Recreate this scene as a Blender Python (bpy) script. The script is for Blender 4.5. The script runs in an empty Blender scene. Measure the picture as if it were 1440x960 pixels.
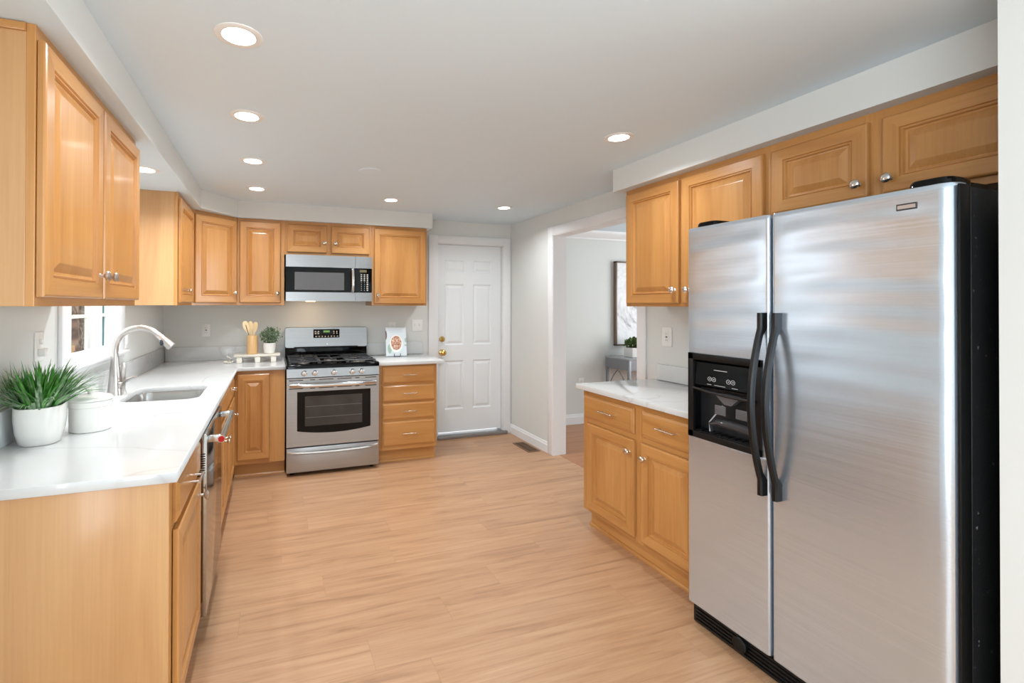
import bpy, bmesh, math, random
from mathutils import Vector, Matrix
random.seed(7)
C = bpy.context.scene.collection
PI = math.pi

# ---------------------------------------------------------------- camera
F_PX, CX, V0 = 668.97, 613.90, 424.93
YAW, PITCH, ROLL, HC = 0.3308, 0.0057, -0.0022, 1.398
cd = bpy.data.cameras.new('camera')
cam = bpy.data.objects.new('camera', cd); C.objects.link(cam)
cd.sensor_width = 36.0
cd.lens = F_PX / 1440 * 36
cd.shift_x = (720 - CX) / 1440
cd.shift_y = -(480 - V0) / 1440
cd.clip_start = 0.02
fw = Vector((math.sin(YAW) * math.cos(PITCH), math.cos(YAW) * math.cos(PITCH), math.sin(PITCH)))
rt0 = Vector((math.cos(YAW), -math.sin(YAW), 0)); up0 = rt0.cross(fw)
rt = math.cos(ROLL) * rt0 - math.sin(ROLL) * up0
up = math.sin(ROLL) * rt0 + math.cos(ROLL) * up0
M = Matrix((rt, up, -fw)).transposed().to_4x4(); M.translation = Vector((0, 0, HC))
cam.matrix_world = M
bpy.context.scene.camera = cam

# ---------------------------------------------------------------- light and exposure
sc = bpy.context.scene
sc.view_settings.view_transform = 'Standard'
sc.view_settings.look = 'None'
sc.view_settings.exposure = 0.22
sc.view_settings.gamma = 1.0
sc.view_settings.use_curve_mapping = False
w = bpy.data.worlds.new('sky'); sc.world = w; w.use_nodes = True
bg = w.node_tree.nodes['Background']
bg.inputs[0].default_value = (0.95, 0.97, 1.0, 1); bg.inputs[1].default_value = 1.5

CAN_W = 5.8        # each recessed can
REAR_W = 74.0     # added fill lamp in a made-up wall opening behind the camera
SIDE_W = 116.0      # added fill lamp in a made-up opening to the right, out of view
DIN_W = 52.0       # added unseen fill lamp inside the dining room
WIN_W = 7.0        # kitchen window daylight

def area(name, loc, direction, sx, sy, watts, col=(1, 1, 1), shape='RECTANGLE', spread=PI):
    l = bpy.data.lights.new(name, 'AREA'); l.shape = shape; l.size = sx
    if shape in ('RECTANGLE', 'ELLIPSE'): l.size_y = sy
    l.energy = watts; l.color = col; l.spread = spread
    o = bpy.data.objects.new(name, l); C.objects.link(o)
    o.location = loc
    o.rotation_euler = Vector(direction).to_track_quat('-Z', 'Y').to_euler()
    return o
area('rear_fill', (-0.98, -1.5, 1.35), (1, 0.25, 0.1), 2.2, 1.9, REAR_W, (0.84, 0.93, 1.0))  # unseen fill lamp, added to brighten the room from the left rear
area('side_fill', (4.06, -1.4, 1.35), (-1, 0.25, 0.1), 2.2, 1.9, SIDE_W, (0.84, 0.93, 1.0))  # unseen fill lamp, added to brighten the room from the right rear
area('dining_fill', (5.6, 3.0, 1.5), (-1, 0.15, -0.05), 1.8, 1.6, DIN_W, (0.95, 0.98, 1.0))  # fill lamp added out of view; the dining walls have no window
area('window_daylight', (-1.5, 3.0, 2.05), (1, 0, -0.75), 1.4, 0.7, WIN_W, (0.95, 0.98, 1.0))

# ---------------------------------------------------------------- materials
def lin(c):
    c /= 255.0
    return c / 12.92 if c <= 0.04045 else ((c + 0.055) / 1.055) ** 2.4
def S(r, g, b): return (lin(r), lin(g), lin(b), 1)

class NT:
    def __init__(self, name):
        self.m = bpy.data.materials.new(name); self.m.use_nodes = True
        self.n = self.m.node_tree.nodes; self.l = self.m.node_tree.links
        self.b = self.n['Principled BSDF']
    def node(self, t, **kw):
        x = self.n.new(t)
        for k, v in kw.items(): setattr(x, k, v)
        return x
    def link(self, a, b): self.l.new(a, b)
    def setp(self, **kw):
        names = dict(color='Base Color', rough='Roughness', metal='Metallic', coat='Coat Weight', coatr='Coat Roughness', spec='Specular IOR Level',
                     trans='Transmission Weight', ior='IOR', emit='Emission Color', emits='Emission Strength', aniso='Anisotropic', anisor='Anisotropic Rotation')
        for k, v in kw.items(): self.b.inputs[names[k]].default_value = v
        return self
    def coords(self, scale=(1, 1, 1), kind='Object', rnd=False):
        tc = self.node('ShaderNodeTexCoord'); mp = self.node('ShaderNodeMapping')
        mp.inputs['Scale'].default_value = scale
        self.link(tc.outputs[kind], mp.inputs['Vector'])
        if rnd:
            oi = self.node('ShaderNodeObjectInfo'); mu = self.node('ShaderNodeMath', operation='MULTIPLY'); mu.inputs[1].default_value = 37.0
            cb = self.node('ShaderNodeCombineXYZ')
            self.link(oi.outputs['Random'], mu.inputs[0])
            for i in range(3): self.link(mu.outputs[0], cb.inputs[i])
            self.link(cb.outputs[0], mp.inputs['Location'])
        return mp.outputs[0]
    def noise(self, vec, scale, detail=4, rough=0.5, dist=0.0):
        x = self.node('ShaderNodeTexNoise'); x.inputs['Scale'].default_value = scale; x.inputs['Detail'].default_value = detail
        x.inputs['Roughness'].default_value = rough; x.inputs['Distortion'].default_value = dist
        self.link(vec, x.inputs['Vector']); return x.outputs['Fac']
    def ramp(self, fac, stops):
        r = self.node('ShaderNodeValToRGB'); e = r.color_ramp.elements
        while len(e) < len(stops): e.new(0.5)
        for i, (p, c) in enumerate(stops): e[i].position = p; e[i].color = c
        self.link(fac, r.inputs[0]); return r.outputs[0]
    def mix(self, fac, a, b, mode='MIX'):
        x = self.node('ShaderNodeMix', data_type='RGBA', blend_type=mode)
        for s, v in ((0, fac), (6, a), (7, b)):
            if hasattr(v, 'is_linked') or hasattr(v, 'links'): self.link(v, x.inputs[s])
            else: x.inputs[s].default_value = v
        return x.outputs[2]
    def bump(self, h, strength, dist=0.01):
        b = self.node('ShaderNodeBump'); b.inputs['Strength'].default_value = strength; b.inputs['Distance'].default_value = dist
        self.link(h, b.inputs['Height']); self.link(b.outputs[0], self.b.inputs['Normal'])

def plain(name, col, rough=0.5, **kw):
    t = NT(name); t.setp(color=col, rough=rough, **kw)
    v = t.noise(t.coords(), 9.0, 3)
    c = t.ramp(v, [(0.3, tuple(x * 0.97 for x in col[:3]) + (1,)), (0.7, tuple(min(1, x * 1.02) for x in col[:3]) + (1,))])
    t.link(c, t.b.inputs['Base Color'])
    return t.m

def paint(name, col, rough=0.6):
    t = NT(name); t.setp(color=col, rough=rough, spec=0.3)
    n = t.noise(t.coords(), 220.0, 2); t.bump(n, 0.05, 0.002)
    return t.m

def wood(name, axis, dark, mid, light, rough=0.32, spread=8.0, fine_amt=0.5):
    t = NT(name); t.setp(rough=rough, coat=0.35, coatr=0.13)
    s = [spread] * 3; s[axis] = spread * 0.11
    v = t.coords(tuple(s), rnd=True)
    n1 = t.noise(v, 1.0, 5, 0.55, 0.9)
    base = t.ramp(n1, [(0.25, dark), (0.5, mid), (0.78, light)])
    s2 = [130.0, 130.0, 130.0]; s2[axis] = 3.0
    n2 = t.noise(t.coords(tuple(s2), rnd=True), 1.0, 3)
    fine = t.ramp(n2, [(0.35, (0.86, 0.83, 0.79, 1)), (0.6, (1, 1, 1, 1))])
    col = t.mix(fine_amt, base, fine, 'MULTIPLY')
    s3 = [2.2, 2.2, 2.2]; s3[axis] = 0.8
    n3 = t.noise(t.coords(tuple(s3), rnd=True), 1.0, 2)
    blot = t.ramp(n3, [(0.3, (0.93, 0.91, 0.88, 1)), (0.7, (1.04, 1.03, 1.02, 1))])
    col = t.mix(1.0, col, blot, 'MULTIPLY')
    t.link(col, t.b.inputs['Base Color'])
    return t.m

WD, WM, WL = S(177, 120, 63), S(194, 139, 78), S(206, 153, 92)
wood_v = wood('maple_vertical', 2, WD, WM, WL)
wood_h = wood('maple_horizontal', 0, WD, WM, WL)
wood_y = wood('maple_depth', 1, WD, WM, WL)
veneer = wood('maple_veneer', 2, S(193, 144, 96), S(206, 160, 110), S(216, 172, 123), spread=5.0, fine_amt=0.35)
wall_paint = paint('wall_paint', S(217, 219, 216))
ceil_paint = paint('ceiling_paint', S(220, 235, 244))
white_trim = paint('white_trim', S(232, 233, 234), 0.35)
door_paint = paint('door_paint', S(228, 232, 234), 0.4)
white_plastic = plain('white_plastic', S(236, 236, 233), 0.35)
black_plastic = plain('black_plastic', S(17, 18, 19), 0.34, spec=0.3)
black_gloss = plain('black_gloss', S(8, 8, 9), 0.06, spec=0.22)
black_matte = plain('black_iron', S(30, 31, 34), 0.5)
dark_void = plain('dark_gap', S(14, 12, 11), 0.8)
chrome = plain('chrome', S(225, 225, 225), 0.12, metal=1.0)
nickel = plain('brushed_nickel', S(205, 200, 196), 0.28, metal=1.0)
brass = plain('brass', S(222, 192, 120), 0.22, metal=1.0)
warm_nickel = plain('satin_nickel', S(214, 202, 186), 0.25, metal=1.0)
red_enamel = plain('red_enamel', S(190, 25, 30), 0.25)
ceramic = plain('white_ceramic', S(232, 231, 226), 0.22, coat=0.3)
soil = plain('dark_soil', S(45, 36, 28), 0.9)

def steel(name, col, rough, axis, wav=0.0, aniso=0.0):
    t = NT(name); t.setp(color=col, metal=1.0, rough=rough)
    s = [260.0, 260.0, 260.0]; s[axis] = 1.2
    n = t.noise(t.coords(tuple(s)), 1.0, 2)
    c = t.ramp(n, [(0.3, tuple(x * 0.94 for x in col[:3]) + (1,)), (0.7, tuple(min(1, x * 1.04) for x in col[:3]) + (1,))])
    t.link(c, t.b.inputs['Base Color'])
    rr = t.node('ShaderNodeMapRange'); rr.inputs[3].default_value = rough * 0.85; rr.inputs[4].default_value = rough * 1.15
    t.link(n, rr.inputs[0]); t.link(rr.outputs[0], t.b.inputs['Roughness'])
    if wav:
        s = [6.0, 6.0, 6.0]; s[axis] = 1.3
        h = t.noise(t.coords(tuple(s)), 1.0, 0, 0.0)
        t.bump(h, wav, 0.02)
    return t.m
steel_h = steel('brushed_steel', S(172, 175, 178), 0.3, 0)
steel_h.node_tree.nodes['Principled BSDF'].inputs['Metallic'].default_value = 0.82
steel_fridge = steel('fridge_steel', S(205, 218, 231), 0.25, 0)
steel_fridge.node_tree.nodes['Principled BSDF'].inputs['Metallic'].default_value = 0.82
steel_bright = steel('bright_steel', S(214, 214, 214), 0.18, 0)

def mat_floor(name, tones, rough, bw=1.22, rh=0.18):
    t = NT(name); t.setp(rough=rough, coat=0.12, coatr=0.25)
    v = t.coords()
    sx = t.node('ShaderNodeSeparateXYZ'); t.link(v, sx.inputs[0])
    dv = t.node('ShaderNodeMath', operation='DIVIDE'); dv.inputs[1].default_value = rh; t.link(sx.outputs[1], dv.inputs[0])
    fl = t.node('ShaderNodeMath', operation='FLOOR'); t.link(dv.outputs[0], fl.inputs[0])
    wn = t.node('ShaderNodeTexWhiteNoise', noise_dimensions='1D'); t.link(fl.outputs[0], wn.inputs['W'])
    ad = t.node('ShaderNodeMath', operation='MULTIPLY_ADD'); ad.inputs[1].default_value = bw; t.link(wn.outputs['Value'], ad.inputs[0]); t.link(sx.outputs[0], ad.inputs[2])
    cv = t.node('ShaderNodeCombineXYZ'); t.link(ad.outputs[0], cv.inputs[0]); t.link(sx.outputs[1], cv.inputs[1])
    br = t.node('ShaderNodeTexBrick'); br.offset = 0.0
    br.inputs['Color1'].default_value = (0, 0, 0, 1); br.inputs['Color2'].default_value = (1, 1, 1, 1); br.inputs['Mortar'].default_value = (0.5, 0.5, 0.5, 1)
    br.inputs['Scale'].default_value = 1.0; br.inputs['Mortar Size'].default_value = 0.0009; br.inputs['Brick Width'].default_value = bw; br.inputs['Row Height'].default_value = rh
    br.inputs['Mortar Smooth'].default_value = 0.2
    t.link(cv.outputs[0], br.inputs['Vector'])
    mp = t.node('ShaderNodeMapping'); mp.inputs['Scale'].default_value = (1.1, 15, 1)
    cb = t.node('ShaderNodeCombineXYZ'); mu = t.node('ShaderNodeMath', operation='MULTIPLY'); mu.inputs[1].default_value = 23.0
    t.link(br.outputs['Color'], mu.inputs[0])
    for i in range(3): t.link(mu.outputs[0], cb.inputs[i])
    t.link(cb.outputs[0], mp.inputs['Location']); t.link(v, mp.inputs['Vector'])
    g = t.noise(mp.outputs[0], 1.6, 6, 0.6, 0.8)
    d, m_, l_ = tones
    base = t.ramp(g, [(0.24, d), (0.46, m_), (0.75, l_)])
    plank = t.ramp(br.outputs['Color'], [(0.0, (0.95, 0.945, 0.94, 1)), (1.0, (1.02, 1.02, 1.02, 1))])
    col = t.mix(1.0, base, plank, 'MULTIPLY')
    mp2 = t.node('ShaderNodeMapping'); mp2.inputs['Scale'].default_value = (5, 120, 1); t.link(v, mp2.inputs['Vector'])
    f2 = t.noise(mp2.outputs[0], 1.0, 3)
    fine = t.ramp(f2, [(0.35, (0.88, 0.86, 0.84, 1)), (0.6, (1, 1, 1, 1))])
    col = t.mix(0.6, col, fine, 'MULTIPLY')
    seam = t.ramp(br.outputs['Fac'], [(0.0, (1, 1, 1, 1)), (1.0, (0.80, 0.77, 0.74, 1))])
    col = t.mix(1.0, col, seam, 'MULTIPLY')
    t.link(col, t.b.inputs['Base Color'])
    return t.m
floor_mat = mat_floor('oak_vinyl_plank', (S(152, 112, 80), S(186, 143, 107), S(199, 159, 123)), 0.42)
floor_dark = mat_floor('dining_hardwood', (S(150, 98, 62), S(172, 116, 76), S(188, 132, 92)), 0.35, 0.9, 0.09)

def mat_quartz():
    t = NT('white_quartz'); t.setp(rough=0.1)
    v = t.coords((1.0, 1.6, 1.0))
    n = t.noise(v, 0.9, 4, 0.5, 0.5)
    sub = t.node('ShaderNodeMath', operation='SUBTRACT'); sub.inputs[1].default_value = 0.5; t.link(n, sub.inputs[0])
    ab = t.node('ShaderNodeMath', operation='ABSOLUTE'); t.link(sub.outputs[0], ab.inputs[0])
    vein = t.ramp(ab.outputs[0], [(0.0, S(200, 200, 200)), (0.002, S(207, 208, 208)), (0.010, S(214, 216, 216))])
    n2 = t.noise(v, 3.0, 3)
    cl = t.ramp(n2, [(0.3, (0.965, 0.965, 0.96, 1)), (0.65, (1, 1, 1, 1))])
    t.link(t.mix(1.0, vein, cl, 'MULTIPLY'), t.b.inputs['Base Color'])
    return t.m
quartz = mat_quartz()

def glass_mat(name, rough=0.0, tint=(1, 1, 1, 1)):
    t = NT(name)
    tr = t.node('ShaderNodeBsdfTransparent'); tr.inputs[0].default_value = tint
    gl = t.node('ShaderNodeBsdfGlossy'); gl.inputs['Roughness'].default_value = rough
    mx = t.node('ShaderNodeMixShader'); mx.inputs[0].default_value = 0.04
    out = t.n['Material Output']
    t.link(tr.outputs[0], mx.inputs[1]); t.link(gl.outputs[0], mx.inputs[2]); t.link(mx.outputs[0], out.inputs['Surface'])
    return t.m
window_glass = glass_mat('window_glass')
def emis(name, col, s):
    t = NT(name); t.setp(color=(0.8, 0.8, 0.8, 1), emit=col, emits=s); return t.m
lens_mat = emis('lamp_lens', (1, 0.985, 0.95, 1), 6.0)
warm_lens = emis('warm_lamp_lens', (1, 0.72, 0.4, 1), 6.0)
green_led = emis('green_display', (0.35, 0.8, 0.2, 1), 0.35); amber_led = emis('amber_display', (0.55, 0.42, 0.16, 1), 0.16)
for m_ in (green_led, amber_led): m_.node_tree.nodes['Principled BSDF'].inputs['Base Color'].default_value = (0.05, 0.05, 0.03, 1)
def leaf_mat(name, a, b, c, axis_scale=30.0):
    t = NT(name); t.setp(rough=0.45)
    n = t.noise(t.coords(), axis_scale, 3)
    t.link(t.ramp(n, [(0.3, a), (0.5, b), (0.7, c)]), t.b.inputs['Base Color'])
    return t.m
grass_leaf = leaf_mat('grass_leaf', S(46, 108, 38), S(78, 150, 58), S(124, 174, 100))
pale_leaf = leaf_mat('pale_grass_leaf', S(70, 108, 66), S(112, 146, 104), S(160, 182, 150))
sage_leaf = leaf_mat('sage_leaf', S(58, 82, 58), S(98, 124, 92), S(150, 168, 134), 60)
box_leaf = leaf_mat('box_leaf', S(44, 68, 30), S(82, 110, 48), S(130, 150, 80), 60)

# ---------------------------------------------------------------- mesh helpers
class MB:
    def __init__(self): self.bm = bmesh.new()
    def box(self, x0, x1, y0, y1, z0, z1, bev=0.0, mi=0, seg=2):
        vs = [self.bm.verts.new((x, y, z)) for z in (z0, z1) for y in (y0, y1) for x in (x0, x1)]
        fs = []
        for q in ((0, 2, 3, 1), (4, 5, 7, 6), (0, 1, 5, 4), (2, 6, 7, 3), (0, 4, 6, 2), (1, 3, 7, 5)):
            f = self.bm.faces.new([vs[i] for i in q]); f.material_index = mi; fs.append(f)
        if bev > 0:
            es = list({e for f in fs for e in f.edges})
            r = bmesh.ops.bevel(self.bm, geom=es, offset=bev, segments=seg, affect='EDGES', profile=0.5)
            for f in r['faces']: f.material_index = mi
        return self
    def loft(self, rings, cap0=True, cap1=True, mi=0, closed=True):
        R = [[self.bm.verts.new(p) for p in r] for r in rings]
        n = len(R[0])
        for a, b in zip(R, R[1:]):
            for i in range(n if closed else n - 1):
                j = (i + 1) % n
                f = self.bm.faces.new((a[i], a[j], b[j], b[i])); f.material_index = mi
        if cap0: f = self.bm.faces.new(list(reversed(R[0]))); f.material_index = mi
        if cap1: f = self.bm.faces.new(R[-1]); f.material_index = mi
        return self
    def prism(self, pts, axis, a, b, mi=0):
        """pts in the two other axes (in xyz order), extruded from a to b along axis"""
        def P(p, t):
            q = list(p); q.insert(axis, t); return tuple(q)
        return self.loft([[P(p, a) for p in pts], [P(p, b) for p in pts]], mi=mi)
    def lathe(self, prof, c=(0, 0, 0), axis=2, seg=24, mi=0, flip=1):
        rings = []
        for r, h in prof:
            ring = []
            for k in range(seg):
                t = 2 * PI * k / seg
                u, v = max(r, 1e-5) * math.cos(t), max(r, 1e-5) * math.sin(t)
                h2 = h * flip
                p = {2: (u, v, h2), 1: (u, h2, v), 0: (h2, u, v)}[axis]
                ring.append((c[0] + p[0], c[1] + p[1], c[2] + p[2]))
            rings.append(ring)
        return self.loft(rings, mi=mi)
    def tube(self, pts, r, seg=12, mi=0, flat=None):
        pts = [Vector(p) for p in pts]; n = len(pts)
        rs = r if isinstance(r, (list, tuple)) else [r] * n
        rings = []; prev = None
        for i, p in enumerate(pts):
            d = (pts[min(i + 1, n - 1)] - pts[max(i - 1, 0)]).normalized()
            if prev is None:
                a = Vector((0, 0, 1)) if abs(d.z) < 0.9 else Vector((1, 0, 0))
                x = d.cross(a).normalized()
            else:
                x = (prev - d * prev.dot(d)).normalized()
            prev = x; y = d.cross(x)
            fx, fy = (1, 1) if flat is None else flat
            rings.append([tuple(p + rs[i] * (fx * math.cos(2 * PI * k / seg) * x + fy * math.sin(2 * PI * k / seg) * y)) for k in range(seg)])
        return self.loft(rings, mi=mi)
    def sphere(self, c, r, sx=1, sy=1, sz=1, seg=14, mi=0):
        n = max(6, seg // 2); rings = []
        for i in range(n + 1):
            t = PI * i / n; rr = max(1e-5, r * math.sin(t)); h = -r * math.cos(t)
            rings.append([(c[0] + sx * rr * math.cos(2 * PI * k / seg), c[1] + sy * rr * math.sin(2 * PI * k / seg), c[2] + sz * h) for k in range(seg)])
        return self.loft(rings, mi=mi)
    def face(self, pts, mi=0):
        f = self.bm.faces.new([self.bm.verts.new(p) for p in pts]); f.material_index = mi; return f
    def build(self, name, mats, parent=None, loc=(0, 0, 0), smooth=35):
        bm = self.bm
        bmesh.ops.remove_doubles(bm, verts=bm.verts, dist=1e-5)
        bmesh.ops.recalc_face_normals(bm, faces=bm.faces)
        me = bpy.data.meshes.new(name); bm.to_mesh(me); bm.free()
        for m in (mats if isinstance(mats, (list, tuple)) else [mats]): me.materials.append(m)
        if smooth:
            me.shade_smooth(); me.set_sharp_from_angle(angle=math.radians(smooth))
        o = bpy.data.objects.new(name, me); C.objects.link(o); o.location = loc
        if parent: o.parent = parent
        return o

def thing(name, label, cat, loc=(0, 0, 0), rz=0.0, group=None):
    o = bpy.data.objects.new(name, None); C.objects.link(o); o.empty_display_size = 0.05
    o.location = loc; o.rotation_euler = (0, 0, rz)
    return tag(o, label, cat, group)
def tag(o, label, cat, group=None):
    o['label'] = label; o['category'] = cat
    if group: o['group'] = group
    return o
def struct(o): o['kind'] = 'structure'; return o
def rrect(x0, x1, y0, y1, r, n=6):
    pts = []
    for cx, cy, a0 in ((x1 - r, y0 + r, -90), (x1 - r, y1 - r, 0), (x0 + r, y1 - r, 90), (x0 + r, y0 + r, 180)):
        for k in range(n + 1):
            a = math.radians(a0 + 90 * k / n); pts.append((cx + r * math.cos(a), cy + r * math.sin(a)))
    return pts
def slab_with_holes(name, outer, holes, z0, z1, mat, bev=0.002):
    cu = bpy.data.curves.new(name, 'CURVE'); cu.dimensions = '2D'; cu.fill_mode = 'BOTH'
    cu.extrude = (z1 - z0) / 2 - bev; cu.bevel_depth = bev; cu.bevel_resolution = 1
    cu.offset = -bev
    for pts in [outer] + holes:
        s = cu.splines.new('POLY'); s.points.add(len(pts) - 1); s.use_cyclic_u = True
        for p, q in zip(s.points, pts): p.co = (q[0], q[1], 0, 1)
    t = bpy.data.objects.new(name + '_outline', cu); C.objects.link(t)
    dg = bpy.context.evaluated_depsgraph_get()
    me = bpy.data.meshes.new_from_object(t.evaluated_get(dg))
    bpy.data.objects.remove(t); bpy.data.curves.remove(cu)
    me.transform(Matrix.Translation((0, 0, (z0 + z1) / 2)))
    me.materials.clear(); me.materials.append(mat); me.name = name
    o = bpy.data.objects.new(name, me); C.objects.link(o); return o

# ---------------------------------------------------------------- room dimensions
XL, XR, YW, ZC, ZT, ZB = -0.905, 2.473, 4.69, 2.28, 2.136, 1.392
ZCT, ZCB = 0.90, 0.87

# ---------------------------------------------------------------- structure
struct(MB().box(XL - 0.14, 4.0, -3.0, YW + 0.14, -0.06, 0).build('floor', floor_mat))
struct(MB().box(XR + 0.06, 6.0, 0.7, 4.77, -0.058, 0.002).build('floor', floor_dark))
struct(MB().box(XL - 0.14, 6.0, -3.0, 4.9, ZC, ZC + 0.1).build('ceiling', ceil_paint))
HY0, HY1, HZ0, HZ1 = 2.645, 3.395, 1.105, 2.04
mb = MB()
for a, b, c, d in ((-3.0, -2.65, 0, ZC), (-2.65, -0.35, 0, 0.38), (-2.65, -0.35, 2.25, ZC), (-0.35, HY0, 0, ZC), (HY1, YW + 0.14, 0, ZC), (HY0, HY1, 0, HZ0), (HY0, HY1, HZ1, ZC)):  # low-y opening is made up to hold the rear fill lamp
    mb.box(XL - 0.14, XL, a, b, c, d)
struct(mb.build('wall_left', wall_paint))
# back wall with the door opening
DX0, DX1, DZ = 1.615, 2.385, 2.05
mb = MB(); mb.box(XL, DX0, YW, YW + 0.14, 0, ZC); mb.box(DX1, XR + 0.12, YW, YW + 0.14, 0, ZC); mb.box(DX0, DX1, YW, YW + 0.14, DZ, ZC)
struct(mb.build('wall_back', wall_paint))
# right wall with the wide opening into the dining room
OY0, OY1, OZ = 2.745, 3.845, 2.055
mb = MB(); mb.box(XR, XR + 0.125, 0.70, OY0, 0, ZC); mb.box(XR, XR + 0.125, OY1, YW, 0, ZC); mb.box(XR, XR + 0.125, OY0, OY1, OZ, ZC)
struct(mb.build('wall_right', wall_paint))
struct(MB().box(1.785, 4.0, 0.57, 0.695, 0, ZC).build('wall_front', wall_paint))
mb = MB(); mb.box(4.0, 4.12, -3.0, -2.55, 0, ZC); mb.box(4.0, 4.12, -0.25, 0.695, 0, ZC); mb.box(4.0, 4.12, -2.55, -0.25, 2.25, ZC); mb.box(4.0, 4.12, -2.55, -0.25, 0, 0.38)  # opening made up to hold the side fill lamp
struct(mb.build('wall_right', wall_paint))
mb = MB(); mb.box(XL - 0.14, 4.12, -3.12, -3.0, 0, ZC)
struct(mb.build('wall_rear', wall_paint))
# dining room shell
struct(MB().box(XR + 0.125, 6.0, 4.77, 4.9, 0, ZC).build('wall_back', wall_paint))
struct(MB().box(6.0, 6.12, 0.57, 4.9, 0, ZC).build('wall_right', wall_paint))
struct(MB().box(4.0, 6.0, 0.57, 0.695, 0, ZC).build('wall_front', wall_paint))
# crown moulding in the dining room
prof = [(4.77, 2.185), (4.755, 2.185), (4.75, 2.2), (4.72, 2.215), (4.69, 2.25), (4.68, 2.265), (4.68, ZC), (4.77, ZC)]
struct(MB().prism(prof, 0, XR + 0.125, 6.0).build('trim_1', white_trim))
# soffits
sp = [(XL, -1.2), (-0.526, -1.2), (-0.526, 4.023), (-0.283, 4.34), (1.449, 4.34), (1.449, YW), (XL, YW)]
mb = MB(); mb.prism(sp, 2, ZT, ZC - 0.0005)
mb.bm.faces.ensure_lookup_table()
mb.bm.normal_update()
for f in mb.bm.faces:
    if f.calc_center_median().z < ZT + 0.001: f.material_index = 1
struct(mb.build('trim_2', [wall_paint, ceil_paint], smooth=0))
struct(MB().box(2.095, XR, 0.695, 2.56, ZT, ZC - 0.0005).build('trim_3', wall_paint))

# baseboards
def baseboard(name, p0, p1, nrm, h=0.1, t=0.014):
    (x0, y0), (x1, y1) = p0, p1
    mb = MB(); nx, ny = nrm
    pr = [(0, 0), (t, 0), (t, h * 0.72), (t * 0.7, h * 0.8), (t * 0.5, h * 0.95), (t * 0.3, h), (0, h)]
    mb.loft([[(x0 + nx * a, y0 + ny * a, b) for a, b in pr], [(x1 + nx * a, y1 + ny * a, b) for a, b in pr]])
    return struct(mb.build(name, white_trim, smooth=0))
baseboard('baseboard_right', (XR, OY1 + 0.075), (XR, YW), (-1, 0))
baseboard('baseboard_back', (XR + 0.125, 4.77), (6.0, 4.77), (0, -1), 0.12)
baseboard('baseboard_back', (2.47 + 0.0, YW), (2.462, YW), (0, -1))

# ---------------------------------------------------------------- opening casing
def casing_profile_box(mb, x0, x1, y0, y1, z0, z1, bev=0.004): mb.box(x0, x1, y0, y1, z0, z1, bev)
mb = MB()
cw = 0.075
mb.box(XR - 0.016, XR, OY1 - 0.006, OY1 + cw, 0, OZ + cw, 0.004)
mb.box(XR - 0.016, XR, OY0 - cw, OY0 + 0.006, 0, OZ + cw, 0.004)
mb.box(XR - 0.016, XR, OY0, OY1, OZ - 0.006, OZ + cw, 0.004)
mb.box(XR - 0.01, XR + 0.13, OY1 - 0.012, OY1, 0, OZ)
mb.box(XR - 0.01, XR + 0.13, OY0, OY0 + 0.012, 0, OZ)
mb.box(XR - 0.01, XR + 0.13, OY0, OY1, OZ - 0.012, OZ)
struct(mb.build('trim_4', white_trim))

# ---------------------------------------------------------------- back door (six panel)
dj = MB()
dj.box(DX0 - 0.095, DX0 + 0.008, YW - 0.018, YW, 0, DZ + 0.075, 0.005)
dj.box(DX1 - 0.008, XR - 0.005, YW - 0.018, YW, 0, DZ + 0.075, 0.005)
dj.box(DX0, DX1, YW - 0.018, YW, DZ - 0.008, DZ + 0.075, 0.005)
dj.box(DX0, DX0 + 0.012, YW - 0.005, YW + 0.14, 0, DZ); dj.box(DX1 - 0.012, DX1, YW - 0.005, YW + 0.14, 0, DZ); dj.box(DX0, DX1, YW - 0.005, YW + 0.14, DZ - 0.012, DZ)
struct(dj.build('trim_5', white_trim))
def panel_rings(mb, x0, x1, z0, z1, y, seq, mi=0):
    """nested rectangular rings (inset, depth) then a cap; front faces -y"""
    rings = []
    for ins, dy in seq:
        rings.append([(x0 + ins, y + dy, z0 + ins), (x1 - ins, y + dy, z0 + ins), (x1 - ins, y + dy, z1 - ins), (x0 + ins, y + dy, z1 - ins)])
    mb.loft(rings, cap0=False, mi=mi)
door = thing('door', 'x', 'door'); 
for k in ('label', 'category'): del door[k]
door.name = 'door_1'; struct(door)
yd = YW + 0.03
cols = [(1.712, 1.93), (2.035, 2.253)]; rows = [(1.745, 1.875), (0.975, 1.62), (0.295, 0.81)]
X0, X1, Z0, Z1 = DX0 + 0.014, DX1 - 0.014, 0.058, DZ - 0.014
mb = MB()
xs = [X0, cols[0][0], cols[0][1], cols[1][0], cols[1][1], X1]; zs = [Z0, 0.295, 0.81, 0.975, 1.62, 1.745, 1.875, Z1]
for i in range(5):
    for j in range(7):
        if i in (1, 3) and j in (1, 3, 5):
            panel_rings(mb, xs[i], xs[i + 1], zs[j], zs[j + 1], yd, [(0, 0), (0.012, 0.009), (0.02, 0.009), (0.042, 0.002), (0.044, 0.002)])
        else:
            mb.face([(xs[i], yd, zs[j]), (xs[i + 1], yd, zs[j]), (xs[i + 1], yd, zs[j + 1]), (xs[i], yd, zs[j + 1])])
mb.box(X0, X1, yd + 0.012, yd + 0.042, Z0, Z1)
for a, b, c, d in ((X0, X0 + 0.0, Z0, Z1),): pass
mb.box(X0, X0 + 0.001, yd, yd + 0.02, Z0, Z1); mb.box(X1 - 0.001, X1, yd, yd + 0.02, Z0, Z1); mb.box(X0, X1, yd, yd + 0.02, Z0 - 0.001, Z0)
mb.build('door_panel', door_paint, door, smooth=0)
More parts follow.
